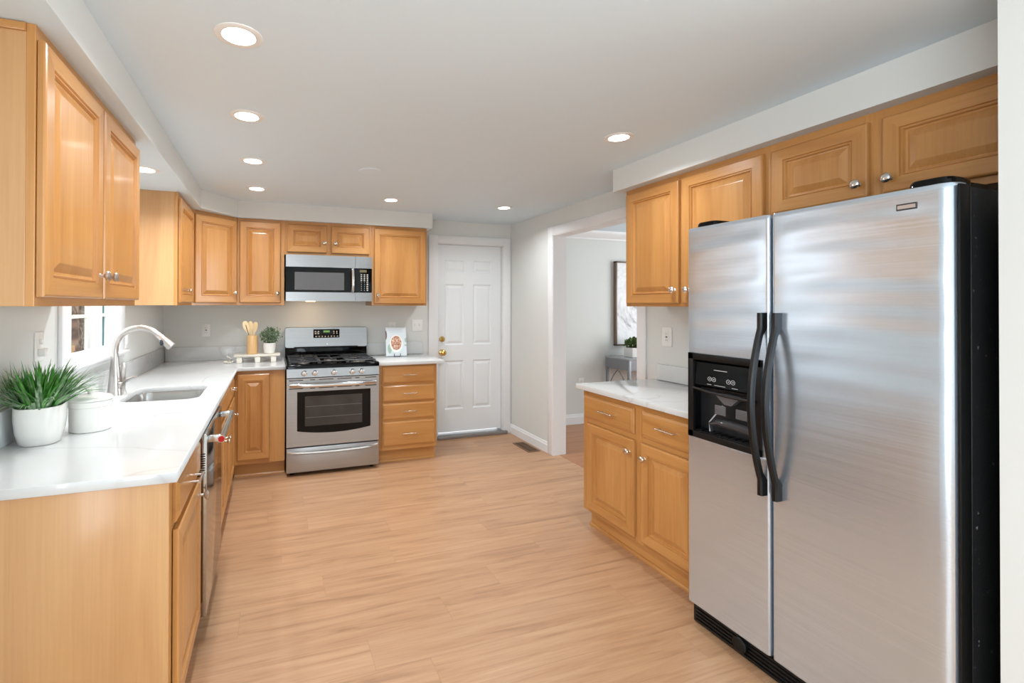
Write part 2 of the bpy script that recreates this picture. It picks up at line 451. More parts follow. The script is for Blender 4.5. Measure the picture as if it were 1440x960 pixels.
kn = MB().lathe([(0.033, 0), (0.033, 0.006), (0.026, 0.01), (0.012, 0.014), (0.011, 0.035), (0.022, 0.04), (0.029, 0.052), (0.027, 0.066), (0.015, 0.074), (0.0, 0.075)], (1.682, yd, 0.9), 1, flip=-1).build('door_knob', brass, door)
kn['label'] = 'round brass door knob'
MB().lathe([(0.031, 0), (0.031, 0.008), (0.025, 0.016), (0.014, 0.018), (0.013, 0.024), (0, 0.025)], (1.682, yd, 1.04), 1, flip=-1).build('deadbolt', brass, door)
struct(MB().box(DX0 - 0.0, DX1 + 0.03, YW - 0.05, YW + 0.1, 0, 0.035, 0.004).build('trim_6', plain('threshold_metal', S(150, 150, 150), 0.4, metal=0.7)))

# ---------------------------------------------------------------- window in the left wall
win = thing('window_1', 'x', 'window')
for k in ('label', 'category'): del win[k]
struct(win)
mb = MB()
mb.box(XL, XL + 0.018, HY0 - 0.1, HY0 + 0.004, HZ0 - 0.01, HZ1 + 0.1, 0.004)
mb.box(XL, XL + 0.018, HY1 - 0.004, HY1 + 0.1, HZ0 - 0.01, HZ1 + 0.1, 0.004)
mb.box(XL, XL + 0.018, HY0, HY1, HZ1, HZ1 + 0.1, 0.004)
mb.build('casing', white_trim, win)
mb = MB()
mb.box(XL - 0.01, XL + 0.045, HY0 - 0.11, HY1 + 0.11, HZ0 - 0.012, HZ0 + 0.006, 0.004)
mb.box(XL, XL + 0.018, HY0 - 0.1, HY1 + 0.1, 1.066, HZ0 - 0.012, 0.003)
mb.build('stool', white_trim, win)
mb = MB()
for a, b, c, d in ((HY0, HY0 + 0.015, HZ0, HZ1), (HY1 - 0.015, HY1, HZ0, HZ1), (HY0, HY1, HZ0, HZ0 + 0.012), (HY0, HY1, HZ1 - 0.015, HZ1)):
    mb.box(XL - 0.13, XL - 0.002, a, b, c, d)
mb.build('jamb', white_trim, win)
sash = MB(); sx0, sx1 = XL - 0.056, XL - 0.03
for a, b, c, d in ((HY0 + 0.015, HY0 + 0.055, HZ0 + 0.012, HZ1 - 0.015), (HY1 - 0.05, HY1 - 0.015, HZ0 + 0.012, HZ1 - 0.015), (HY0 + 0.0545, HY1 - 0.0495, HZ0 + 0.0125, HZ0 + 0.046), (HY0 + 0.0545, HY1 - 0.0495, HZ1 - 0.05, HZ1 - 0.0155)):
    sash.box(sx0, sx1, a, b, c, d)
so = sash.build('sash', white_trim, win)
mb = MB()
grille = plain('grille_bar', S(214, 218, 208), 0.4)
for y in (3.025,): mb.box(XL - 0.049, XL - 0.039, y - 0.008, y + 0.008, HZ0 + 0.045, HZ1 - 0.05)
for z in (1.335, 1.56, 1.78): mb.box(XL - 0.05, XL - 0.038, HY0 + 0.055, HY1 - 0.05, z - 0.009, z + 0.009)
mb.build('grille', grille, so)
MB().box(XL - 0.052, XL - 0.0505, HY0 + 0.056, HY1 - 0.0505, HZ0 + 0.0465, HZ1 - 0.0505).build('pane', window_glass, so)
teal = plain('screen_edge', S(30, 92, 92), 0.4)
MB().box(XL - 0.06, XL - 0.053, HY1 - 0.06, HY1 - 0.0505, HZ0 + 0.012, HZ1 - 0.015).build('weatherstrip', teal, so)

# outside the window: deck, posts, siding, woods
struct(MB().box(-12.0, XL - 0.14, -2, 16, -2.2, -2.0).build('ground', plain('leaf_litter', S(122, 100, 78), 0.95)))
t = thing('deck_rail', 'pale wooden deck rail seen through the window over the sink', 'railing', (-2.75, 6.45, -2.0))
deckw = wood('deck_pine', 0, S(176, 130, 82), S(200, 156, 104), S(214, 174, 126), 0.6)
MB().box(-0.9, 0.60, -0.07, 0.07, 2.86, 2.925, 0.004).build('cap_board', deckw, t)
MB().box(-0.9, 0.60, -0.02, 0.02, 2.74, 2.8595, 0.004).build('rail', deckw, t)
for xx in (-0.85, 0.54):
    MB().box(xx - 0.05, xx + 0.05, -0.05, 0.05, 0.002, 2.7395, 0.004).build('post', deckw, t)
wing = thing('house_wing', 'tan sided house wing with white corner board outside the window', 'building', (-1.6, 8.2, -2.0))
sid = NT('tan_siding'); sid.setp(rough=0.7)
wv = sid.node('ShaderNodeTexWave', wave_type='BANDS', bands_direction='Z', wave_profile='SAW'); wv.inputs['Scale'].default_value = 1.6
sid.link(sid.coords(), wv.inputs['Vector'])
sid.link(sid.ramp(wv.outputs['Fac'], [(0.0, S(176, 166, 148)), (0.12, S(200, 190, 172)), (1.0, S(206, 197, 180))]), sid.b.inputs['Base Color'])
MB().box(-0.46, 0.5, -1.35, 1.5, 0.002, 6.0).build('siding_wall', sid.m, wing)
MB().box(-0.55, -0.46, -1.37, -1.1, 0.002, 6.0, 0.004).build('corner_board', white_trim, wing)
MB().box(-0.3, -0.16, -1.42, -1.35, 3.19, 3.32, 0.004).build('meter_box', plain('grey_box', S(150, 150, 145), 0.5), wing)
bark = leaf_mat('bark', S(90, 74, 62), S(122, 106, 92), S(168, 156, 142), 14)
hill = leaf_mat('brown_woods', S(84, 62, 48), S(136, 108, 88), S(176, 150, 128), 3.0)
hb = MB()
hb.prism([(12.6, -2.0), (13.2, -0.4), (13.8, 1.6), (14.6, 3.8), (15.4, 5.6), (16.0, 6.2), (16.0, -2.0)], 0, -12.0, -0.5)
struct(hb.build('ground', hill))
for i, (x, y, r, h) in enumerate(((-3.62, 11.2, 0.07, 6), (-3.05, 9.3, 0.035, 5.6), (-3.92, 12.2, 0.09, 6), (-3.2, 10.4, 0.05, 6), (-2.72, 8.6, 0.03, 5))):
    t = thing('tree', 'bare grey tree standing in brown woods beyond the deck rail outside', 'tree', (x, y, -2.0), group='bare trees outside the window')
    mb = MB(); mb.tube([(0, 0, 0.003), (0.05, 0.02, h * 0.4), (0.0, 0.1, h)], [r, r * 0.8, r * 0.4], 8)
    mb.tube([(0.04, 0.02, h * 0.45), (0.3, -0.3, h * 0.62), (0.45, -0.6, h * 0.85)], [r * 0.45, r * 0.3, r * 0.12], 6)
    mb.tube([(0.03, 0.04, h * 0.55), (-0.3, 0.35, h * 0.7), (-0.4, 0.7, h * 0.95)], [r * 0.4, r * 0.28, r * 0.1], 6)
    mb.build('trunk', bark, t)

# ---------------------------------------------------------------- cabinets
DOOR_SEQ = [(0.0, 0.0), (0.0, -0.013), (0.0025, -0.017), (0.007, -0.019), (0.052, -0.019), (0.0545, -0.0125), (0.0575, -0.0125), (0.060, -0.0160), (0.062, -0.0160), (0.0655, -0.0065), (0.072, -0.0055), (0.098, -0.0160), (0.101, -0.0165)]
def door_mesh(x0, x1, z0, z1):
    mb = MB(); w_, h_ = x1 - x0, z1 - z0
    k = min(1.0, (min(w_, h_) - 0.03) / 0.21)
    rings = []
    for ins, dy in DOOR_SEQ:
        i = ins * k
        dy -= 0.002
        rings.append([mb.bm.verts.new(p) for p in ((x0 + i, dy, z0 + i), (x1 - i, dy, z0 + i), (x1 - i, dy, z1 - i), (x0 + i, dy, z1 - i))])
    for n, (a, b) in enumerate(zip(rings, rings[1:])):
        for i in range(4):
            f = mb.bm.faces.new((a[i], a[(i + 1) % 4], b[(i + 1) % 4], b[i]))
            if i in (0, 2) and n <= 8: f.material_index = 1
    mb.bm.faces.new(list(reversed(rings[0]))); mb.bm.faces.new(rings[-1])
    return mb
def drawer_mesh(x0, x1, z0, z1):
    mb = MB(); panel_rings(mb, x0, x1, z0, z1, 0, [(0, 0), (0, -0.009), (0.003, -0.0125), (0.012, -0.0165), (0.015, -0.019), (0.016, -0.019)])
    mb.face([(x0, 0, z0), (x1, 0, z0), (x1, 0, z1), (x0, 0, z1)]); return mb
def knob_obj(x, z, parent, mat, y=-0.019):
    return MB().lathe([(0.009, 0), (0.009, 0.002), (0.006, 0.005), (0.0055, 0.014), (0.010, 0.018), (0.0165, 0.022), (0.0175, 0.027), (0.0135, 0.032), (0.008, 0.034), (0.0, 0.0345)], (x, y, z), 1, 18, flip=-1).build('knob', mat, parent)
def pull_obj(x, z, parent, mat, L=0.098, y=-0.019):
    mb = MB()
    mb.tube([(x - L / 2 - 0.012, y - 0.027, z), (x + L / 2 + 0.012, y - 0.027, z)], 0.0048, 12)
    for s in (-1, 1): mb.tube([(x + s * L / 2, y, z), (x + s * L / 2, y - 0.027, z)], 0.0042, 10)
    return mb.build('pull', mat, parent)

def cabinet(label, loc, rz, W, D, z0, z1, doors=(), drawers=(), name='wall_cabinet', cat='cabinet', toe=0.0, stiles=None, kmat=None, group=None, toe_in=0.07, shoe=False, rails=(), ft=0.02, top_strip=False, ctop=None):
    """local frame: x along the face, y=0 the face frame, +y into the wall"""
    kmat = kmat or warm_nickel
    t = thing(name, label, cat, loc, rz, group)
    mb = MB(); mb.box(0, W, ft, D, z0, ctop or z1, 0.0015, 0, 1)
    mb.build('carcass', veneer, t)
    ff = MB()
    st = stiles or [(0, 0.038), (W - 0.038, W)]
    for a, b in st: ff.box(a, b, 0, ft, z0, z1, 0.001, 0, 1)
    rl = [(z0, z0 + 0.034), (z1 - 0.034, z1)] + list(rails)
    for a, b in rl:
        for (p, q), (r, s) in zip(st, st[1:]): ff.box(q, r, 0.0003, ft, a, b, 0, 1)
    ff.build('face_frame', [wood_v, wood_h], t, smooth=0)
    for d in doors:
        o = door_mesh(*d[:4]).build('door', [wood_v, wood_h], t, smooth=0)
        if len(d) > 4 and d[4]: knob_obj(d[4][0], d[4][1], o, kmat)
    for d in drawers:
        o = drawer_mesh(*d[:4]).build('drawer_front', wood_h, t, smooth=0)
        if len(d) > 4 and d[4]: pull_obj(d[4][0], d[4][1], o, kmat, d[4][2] if len(d[4]) > 2 else 0.098)
    if toe > 0:
        k = MB(); k.box(0.0, W, toe_in, D - 0.02, 0, z0 - 0.0005)
        k.build('toe_kick', wood_h, t)
        if shoe:
            pr = [(toe_in, 0), (toe_in - 0.014, 0), (toe_in - 0.014, 0.01), (toe_in - 0.008, 0.018), (toe_in, 0.02)]
            MB().prism(pr, 0, 0, W).build('shoe_moulding', wood_h, t, smooth=0)
    return t

RZ_L, RZ_R = PI / 2, -PI / 2
# --- left uppers, nearest the camera (two doors). local x = world y - y0
y0 = 1.5255
t = cabinet('tall two-door maple wall cabinet hanging nearest on the left wall', (-0.5946, y0, 0), RZ_L, 0.965, 0.305, ZB, ZT,
    doors=[(1.512 - y0 + 0.02, 1.992 - y0, 1.417, 2.098, (1.957 - y0, 1.498)), (2.012 - y0, 2.478 - y0, 1.417, 2.098, (2.047 - y0, 1.498))], group='maple wall cabinets', kmat=nickel)
MB().box(-0.008, 0.0, 0.02, 0.29, 2.112, 2.134, 0.002).build('scribe_strip', wood_y, t)
# --- left upper beyond the window
y0 = 3.4973
cabinet('narrow single-door maple wall cabinet between window and corner', (-0.5946, y0, 0), RZ_L, 4.088 - y0, 0.305, ZB, ZT,
    doors=[(3.437 - y0 + 0.075, 4.05 - y0, 1.412, 2.1, (4.012 - y0 - 0.25, 1.498))] if False else [(0.022, 0.552, 1.412, 2.1, (0.245, 1.498))], group='maple wall cabinets')
# --- corner diagonal upper
A, B = Vector((-0.5946, 4.0926)), Vector((-0.2929, 4.385))
L = (B - A).length; ang = math.atan2(B.y - A.y, B.x - A.x)
t = thing('wall_cabinet', 'angled single-door maple wall cabinet set across the back corner', 'cabinet', (A.x, A.y, 0), ang, 'maple wall cabinets')
ca, sa = math.cos(-ang), math.sin(-ang)
def toloc(x, y): dx, dy = x - A.x, y - A.y; return (ca * dx - sa * dy, sa * dx + ca * dy)
poly = [toloc(*p) for p in ((A.x, A.y), (B.x, B.y), (B.x, YW - 0.003), (XL + 0.003, YW - 0.003), (XL + 0.003, A.y))]
poly[0] = (0.0, 0.02); poly[1] = (L, 0.02)
poly = [(0, 0.02), (L, 0.02)] + poly[2:]
MB().prism(poly, 2, ZB, ZT).build('carcass', veneer, t, smooth=0)
ff = MB()
for a, b in ((0, 0.03), (L - 0.03, L)): ff.box(a, b, 0, 0.02, ZB, ZT, 0.001, 0, 1)
for a, b in ((ZB, ZB + 0.034), (ZT - 0.034, ZT)): ff.box(0.03, L - 0.03, 0.0003, 0.02, a, b, 0, 1)
ff.build('face_frame', [wood_v, wood_h], t, smooth=0)
o = door_mesh(0.014, L - 0.016, 1.412, 2.104).build('door', [wood_v, wood_h], t, smooth=0)
knob_obj(L - 0.045, 1.495, o, warm_nickel)
# --- back uppers
YF = 4.385; DB = YW - YF - 0.002
cabinet('single-door maple wall cabinet left of the microwave on back wall', (-0.292, YF, 0), 0, 0.383, DB, ZB, ZT, doors=[(0.02, 0.352, 1.415, 2.112, (0.326, 1.497))], group='maple wall cabinets')
cabinet('short two-door maple wall cabinet above the microwave', (0.0915, YF, 0), 0, 0.775, DB, 1.838, ZT, doors=[(0.022, 0.362, 1.863, 2.108, (0.34, 1.948)), (0.404, 0.75, 1.863, 2.108, (0.44, 1.948))], stiles=[(0, 0.038), (0.36, 0.41), (0.737, 0.775)], group='maple wall cabinets')
cabinet('single-door maple wall cabinet between microwave and white door', (0.867, YF, 0), 0, 0.536, DB, ZB, ZT, doors=[(0.02, 0.52, 1.41, 2.108, (0.052, 1.49))], group='maple wall cabinets')
# --- right uppers: local x = Y0 - world y
XF = 2.165; DR = XR - XF - 0.002
Y0 = 2.515
cabinet('two-door maple wall cabinet at the far end beside the fridge', (XF, Y0, 0), RZ_R, 0.945, DR, ZB, ZT,
    doors=[(Y0 - 2.499, Y0 - 2.081, 1.41, 2.104, (Y0 - 2.107, 1.487)), (Y0 - 2.059, Y0 - 1.594, 1.41, 2.104, (Y0 - 2.012, 1.485))], stiles=[(0, 0.038), (0.42, 0.47), (0.907, 0.945)], group='maple wall cabinets', kmat=chrome)
Y0 = 1.5695
cabinet('short two-door maple wall cabinet over the fridge', (XF, Y0, 0), RZ_R, 0.872, DR, 1.79, ZT,
    doors=[(Y0 - 1.554, Y0 - 1.181, 1.815, 2.1, (Y0 - 1.211, 1.868)), (Y0 - 1.137, Y0 - 0.74, 1.815, 2.1, (Y0 - 1.112, 1.868))], stiles=[(0, 0.03), (Y0 - 1.2, Y0 - 1.12), (0.834, 0.872)], group='maple wall cabinets', kmat=chrome)

# --- left base run, face frame plane x = -0.293 (doors proud to -0.274)
XB = -0.293; DBASE = XB - XL - 0.003
def yl(v, y0): return v - y0
y0 = 1.622
t = cabinet('maple base cabinet with plain end panel at the near end of counter', (XB, y0, 0), RZ_L, 2.158 - y0, DBASE, 0.115, ZCB,
    doors=[(1.662 - y0, 2.135 - y0, 0.139, 0.70, (2.105 - y0, 0.638))], drawers=[(1.662 - y0, 2.135 - y0, 0.722, 0.85, (1.94 - y0, 0.762, 0.076))], rails=[(0.698, 0.726)], toe=1, name='base_cabinet', group='maple base cabinets', kmat=nickel)
MB().box(-0.012, 0.0, 0.0, DBASE, 0.0, ZCB, 0.002).build('end_panel', veneer, t)
y0 = 2.768
cabinet('two-door maple base cabinet under the sink', (XB, y0, 0), RZ_L, 3.528 - y0, DBASE, 0.115, ZCB, ctop=0.68,
    doors=[(0.022, 0.372, 0.139, 0.70, (0.342, 0.58)), (0.386, 0.738, 0.139, 0.70, (0.42, 0.58))], drawers=[(0.022, 0.738, 0.722, 0.85)], rails=[(0.698, 0.726)], toe=1, name='base_cabinet', group='maple base cabinets')
y0 = 3.5285
cabinet('maple base cabinet with drawer and door in the left corner', (XB, y0, 0), RZ_L, 4.105 - y0, DBASE, 0.115, ZCB,
    doors=[(0.02, 0.372, 0.139, 0.70, (0.338, 0.575))], drawers=[(0.02, 0.372, 0.722, 0.85, (0.185, 0.79, 0.076))], rails=[(0.698, 0.726)], stiles=[(0, 0.034), (0.36, 4.105 - y0)], toe=1, name='base_cabinet', group='maple base cabinets')
# --- back base left of range
YB = 4.107; DBB = YW - YB - 0.003
cabinet('single-door maple base cabinet left of the range', (XB + 0.0015, YB, 0), 0, 0.095 - XB - 0.002, DBB, 0.118, ZCB,
    doors=[(0.024, 0.266, 0.155, 0.842)], stiles=[(0, 0.03), (0.262, 0.386)], toe=1, name='base_cabinet', group='maple base cabinets', shoe=True)
# --- drawers right of range
x0 = 0.872
cabinet('maple four-drawer base cabinet right of the range', (x0, YB, 0), 0, 0.54, DBB, 0.118, ZCB,
    drawers=[(0.034, 0.516, 0.706, 0.855, (0.275, 0.78)), (0.034, 0.516, 0.546, 0.688, (0.275, 0.617)), (0.034, 0.516, 0.387, 0.531, (0.275, 0.459)), (0.034, 0.516, 0.153, 0.371, (0.275, 0.262))],
    rails=[(0.684, 0.71), (0.527, 0.55), (0.367, 0.391)], toe=1, toe_in=0.06, name='base_cabinet', group='maple base cabinets', shoe=True)
# --- right base
XRB = 1.868; Y0 = 2.556
cabinet('two-door two-drawer maple base cabinet beside the fridge', (XRB, Y0, 0), RZ_R, 0.90, XR - XRB - 0.003, 0.117, ZCB,
    doors=[(Y0 - 2.5, Y0 - 2.095, 0.143, 0.668, (Y0 - 2.125, 0.6)), (Y0 - 2.043, Y0 - 1.68, 0.143, 0.668, (Y0 - 2.012, 0.592))],
    drawers=[(Y0 - 2.54, Y0 - 2.1, 0.70, 0.838, (Y0 - 2.3, 0.768)), (Y0 - 2.043, Y0 - 1.68, 0.70, 0.838, (Y0 - 1.855, 0.775))],
    rails=[(0.668, 0.70)], stiles=[(0, 0.05), (Y0 - 2.1, Y0 - 2.04), (0.862, 0.90)], toe=1, toe_in=0.06, name='base_cabinet', group='maple base cabinets', shoe=True)

# ---------------------------------------------------------------- worktops and splashbacks
g = 0.002
outer = [(XL + g, 1.588), (-0.268, 1.588), (-0.268, 4.061), (0.098, 4.061), (0.098, YW - g), (XL + g, YW - g)]
hole = rrect(-0.752, -0.376, 2.80, 3.262, 0.075)
o = slab_with_holes('worktop', outer, [hole], ZCB, ZCT, quartz)
tag(o, 'white veined quartz worktop in an L around the sink corner', 'worktop', 'white quartz worktops')
o = MB().box(0.87, 1.468, 4.061, YW - g, ZCB, ZCT, 0.002).build('worktop', quartz)
tag(o, 'small white quartz worktop over the four-drawer cabinet by the range', 'worktop', 'white quartz worktops')
o = MB().box(1.83, XR - g, 1.655, 2.588, ZCB, ZCT, 0.002).build('worktop', quartz)
tag(o, 'white quartz worktop beside the fridge facing the dining room opening', 'worktop', 'white quartz worktops')
sb = 0.018
o = MB().box(XL + 0.001, XL + 0.019, 1.59, YW - g, ZCT + 0.0005, 1.024, 0.0015).build('splashback', quartz)
tag(o, 'low white quartz splashback along the left wall behind the sink', 'splashback', 'quartz splashbacks')
o = MB().box(XL + 0.02, 0.098, YW - 0.019, YW - 0.001, ZCT + 0.0005, 1.02, 0.0015).build('splashback', quartz)
tag(o, 'low white quartz splashback on back wall left of the range', 'splashback', 'quartz splashbacks')
o = MB().box(0.87, 1.452, YW - 0.019, YW - 0.001, ZCT + 0.0005, 1.02, 0.0015).build('splashback', quartz)
tag(o, 'low white quartz splashback behind the cookbook right of the range', 'splashback', 'quartz splashbacks')
o = MB().box(XR - 0.019, XR - 0.001, 1.655, 2.56, ZCT + 0.0005, 1.004, 0.0015).build('splashback', quartz)
tag(o, 'low white quartz splashback on the right wall beside the fridge', 'splashback', 'quartz splashbacks')

# ---------------------------------------------------------------- sink and faucet
t = thing('sink', 'undermount stainless steel sink below the kitchen window', 'sink', (-0.564, 3.031, ZCB))
mb = MB(); rings = []
for ins, z, r in ((-0.012, -0.001, 0.08), (-0.002, -0.001, 0.075), (0.004, -0.02, 0.07), (0.012, -0.15, 0.06), (0.03, -0.17, 0.05), (0.06, -0.175, 0.04)):
    rings.append([(x, y, z) for x, y in rrect(-0.188 + ins, 0.188 - ins, -0.231 + ins, 0.231 - ins, r)])
mb.loft(rings, cap0=False, cap1=True); mb.build('bowl', steel('sink_steel', S(190, 189, 186), 0.3, 1), t)
MB().lathe([(0.044, -0.1745), (0.044, -0.172), (0.03, -0.172), (0.026, -0.1735), (0, -0.1735)]).build('drain', chrome, t)

t = thing('faucet', 'brushed nickel gooseneck faucet with pull-down spray head', 'faucet', (-0.822, 3.05, ZCT))
MB().lathe([(0.0, 0.0005), (0.036, 0.0005), (0.036, 0.008), (0.034, 0.02), (0.0285, 0.09), (0.024, 0.15), (0.0205, 0.175), (0.0195, 0.212), (0.0, 0.212)]).build('body', nickel, t)
pts = []; cx, cz, R = 0.118, 0.246, 0.118
pts.append((0, 0, 0.205)); pts.append((0.0, 0, 0.23))
for k in range(0, 17):
    a = PI - k * math.radians(8.6); pts.append((cx + R * math.cos(a), 0, cz + 0.122 * math.sin(a)))
MB().tube(pts, 0.0168, 16).build('spout', nickel, t)
e = Vector(pts[-1]); d = (Vector(pts[-1]) - Vector(pts[-2])).normalized()
h = MB(); h.tube([e, e + d * 0.012, e + d * 0.014, e + d * 0.05, e + d * 0.085, e + d * 0.1], [0.0168, 0.0172, 0.0182, 0.021, 0.0245, 0.025], 16)
ho = h.build('spray_head', nickel, t)
q = e + d * 0.055 + Vector((-0.016, -0.016, -0.006))
MB().sphere(q, 0.016, 0.6, 0.6, 1.2).build('spray_button', plain('navy_button', S(40, 46, 60), 0.3), ho)
MB().lathe([(0.0, 0.0), (0.018, 0.0), (0.018, 0.014), (0.014, 0.022), (0, 0.023)], (0.024, -0.012, 0.055), 0).build('handle_hub', nickel, t)
MB().tube([(0.036, -0.014, 0.05), (0.05, -0.016, 0.072), (0.07, -0.018, 0.09), (0.09, -0.018, 0.097), (0.112, -0.016, 0.096)], [0.014, 0.011, 0.008, 0.006, 0.0045], 10, flat=(1.3, 0.8)).build('lever', nickel, t)
MB().tube([(0.03, 0.03, 0.002), (0.03, 0.028, 0.03), (0.034, 0.02, 0.09), (0.038, 0.012, 0.13), (0.037, 0.01, 0.175)], [0.018, 0.014, 0.014, 0.012, 0.008], 10).build('side_arm', nickel, t)

# ---------------------------------------------------------------- dishwasher
t = thing('dishwasher', 'stainless steel dishwasher with bar handle in the left base run', 'dishwasher', (-0.256, 2.163, 0), RZ_L)
dw = steel('dishwasher_steel', S(186, 186, 184), 0.12, 0)
MB().box(0.004, 0.598, 0.03, 0.60, 0.11, 0.866).build('tub', black_matte, t)
do = MB().box(0.002, 0.598, 0.0, 0.026, 0.115, 0.862, 0.003).build('door', dw, t)
mb = MB()
for k in range(9): mb.box(0.0005, 0.0022, 0.006, 0.024, 0.705 + k * 0.0095, 0.709 + k * 0.0095)
mb.build('vent', black_plastic, do)
hm = MB(); hm.tube([(0.03, -0.052, 0.832), (0.555, -0.052, 0.832)], 0.0135, 18); ho = hm.build('handle', steel_bright, do)
for x in (0.055, 0.53): MB().box(x - 0.012, x + 0.012, -0.048, 0.0, 0.818, 0.846, 0.003).build('bracket', steel_bright, ho)
rm = MB().lathe([(0.0, 0.0), (0.0128, 0.0), (0.0128, 0.003), (0.006, 0.003), (0.006, 0.0042), (0, 0.0042)], (0.03, -0.052, 0.832), 0, flip=-1).build('end_medallion', red_enamel, ho)
rm['label'] = 'red round medallion'
MB().lathe([(0.0, 0.0), (0.0145, 0.0), (0.0152, 0.002), (0.0152, 0.012), (0.0, 0.012)], (0.0305, -0.052, 0.832), 0, flip=1).build('end_ring', chrome, ho)
MB().box(0.02, 0.58, 0.06, 0.08, 0.0, 0.108).build('kick_plate', black_plastic, t)

# ---------------------------------------------------------------- gas range
t = thing('range', 'stainless steel gas range with black cooktop and oven below', 'stove', (0.483, 4.03, 0))
hw = 0.378
MB().box(-hw, hw, 0.035, 0.62, 0.03, 0.876, 0.002).build('body', plain('range_side', S(48, 36, 34), 0.4), t)
for sx in (-1, 1):
    for yy in (0.07, 0.58): MB().lathe([(0, 0), (0.018, 0), (0.018, 0.006), (0.009, 0.01), (0.009, 0.034), (0, 0.034)], (sx * 0.33, yy, 0)).build('foot', black_plastic, t)
# cooktop
mb = MB(); rings = []
for ins, z, r in ((0.0, 0.0, 0.012), (0.0, 0.026, 0.012), (0.006, 0.035, 0.012), (0.03, 0.035, 0.012), (0.04, 0.026, 0.02)):
    rings.append([(x, y, 0.878 + z) for x, y in rrect(-hw - 0.002 + ins, hw + 0.002 - ins, -0.018 + ins, 0.585 - ins, r, 4)])
mb.loft(rings); ct = mb.build('cooktop', black_gloss, t)
# control panel
mb = MB(); pr = [(-0.012, 0.805), (-0.004, 0.875), (0.03, 0.876), (0.034, 0.805)]
mb.prism(pr, 0, -hw, hw); cp = mb.build('control_panel', steel_h, t, smooth=0)
for x in (-0.242, -0.158, -0.003, 0.149, 0.227):
    k = MB().lathe([(0.0, 0.0), (0.024, 0.0), (0.0235, 0.004), (0.021, 0.006), (0.0195, 0.02), (0.017, 0.026), (0, 0.0265)], (x, -0.006, 0.838), 1, 20, flip=-1)
    k.box(x - 0.0045, x + 0.0045, -0.042, -0.03, 0.818, 0.858, 0.002)
    k.build('knob', steel_bright, cp)
# burners and grates
bz = 0.906
for x, y, r in ((-0.235, 0.15, 0.042), (-0.235, 0.43, 0.036), (0.0, 0.285, 0.05), (0.235, 0.15, 0.046), (0.235, 0.43, 0.034)):
    b = MB().lathe([(0.0, 0), (r * 1.15, 0), (r * 1.1, 0.008), (r * 0.95, 0.012), (0, 0.012)], (x, y, bz)).build('burner', plain('burner_alloy', S(150, 146, 142), 0.4, metal=0.8), t)
    MB().lathe([(0.0, 0.0125), (r, 0.0125), (r, 0.018), (r * 0.9, 0.021), (0, 0.021)], (x, y, bz)).build('burner_cap', black_matte, b)
iron = plain('cast_iron', S(52, 53, 55), 0.35)
def grate(xa, xb, bx, by):
    mb = MB(); ya, yb = 0.035, 0.548; zt = 0.933; h = 0.011; wv = 0.006
    for x in (xa, xb): mb.box(x - wv, x + wv, ya, yb, zt - h, zt, 0.002, 0, 1)
    for y in (ya, yb): mb.box(xa - wv, xb + wv, y - wv, y + wv, zt - h, zt, 0.002, 0, 1)
    ym = (ya + yb) / 2
    if len(by) > 1: mb.box(xa, xb, ym - wv, ym + wv, zt - h, zt, 0.002, 0, 1)
    for x in (xa, xb):
        for y in (ya, yb): mb.box(x - 0.008, x + 0.008, y - 0.008, y + 0.008, 0.9055, zt - h, 0.002, 0, 1)
    xm = bx
    for y in by:
        lo = ya if y < ym or len(by) == 1 else ym
        hi = ym if y < ym and len(by) > 1 else yb
        for a, b in ((lo, y - 0.022), (y + 0.022, hi)): mb.box(xm - wv * 0.8, xm + wv * 0.8, a, b, zt - h, zt + 0.002, 0.0015, 0, 1)
        for a, b in ((xa, xm - 0.022), (xm + 0.022, xb)): mb.box(a, b, y - wv * 0.8, y + wv * 0.8, zt - h, zt + 0.002, 0.0015, 0, 1)
    return mb.build('grate', iron, t)
grate(-0.352, -0.124, -0.235, (0.15, 0.43)); grate(-0.110, 0.110, 0.0, (0.285,)); grate(0.124, 0.352, 0.235, (0.15, 0.43))
# backguard
mb = MB(); mb.box(-hw, hw, 0.565, 0.64, 0.905, 1.005, 0.004); mb.build('rear_vent', black_gloss, t)
mb = MB()
prof = rrect(-hw - 0.002, hw + 0.002, 0.998, 1.186, 0.02, 5)
rings = []
for yy, ins in ((0.64, 0.004), (0.60, 0.0), (0.555, 0.0), (0.548, 0.004)):
    ring = []
    for x, z in prof:
        zz = 1.092 + (z - 1.092) * (1 - ins * 8); xx = x * (1 - ins * 2)
        ring.append((xx, yy + (0.02 * (zz - 0.998) / 0.188), zz))
    rings.append(ring)
mb.loft(rings); bgd = mb.build('backguard', steel_h, t)
dp = MB(); dp.box(-0.126, 0.116, 0.553, 0.575, 1.086, 1.168, 0.006); dpo = dp.build('display_panel', black_gloss, bgd)
MB().box(-0.035, 0.024, 0.5515, 0.56, 1.138, 1.156).build('clock_display', green_led, dpo)
mb = MB(); tiny = plain('pale_print', S(200, 190, 170), 0.5)
for x in (-0.108, -0.08, 0.062, 0.09):
    for z in (1.146, 1.128): mb.lathe([(0, 0), (0.007, 0), (0.006, 0.002), (0, 0.002)], (x, 0.5535, z), 1, 10, flip=-1)
for k in range(8): mb.box(-0.108 + k * 0.028, -0.094 + k * 0.028, 0.5515, 0.554, 1.096, 1.106)
mb.build('buttons', tiny, dpo)
mb = MB(); mb.box(-0.30, 0.29, 0.545, 0.556, 1.0, 1.008, 0.002); mb.build('vent_slot', dark_void, bgd)
MB().lathe([(0, 0), (0.007, 0), (0.007, 0.003), (0, 0.003)], (0.0, 0.549, 1.03), 1, 14, flip=-1).build('badge', chrome, bgd)
# oven door
mb = MB()
dz0, dz1 = 0.243, 0.797
wx0, wx1, wz1 = -0.296, 0.306, 0.688
def arch(x): u = (x - 0.005) / 0.301; return 0.345 + 0.028 * u * u - 0.004
N = 14
xs = [wx0 + (wx1 - wx0) * k / N for k in range(N + 1)]
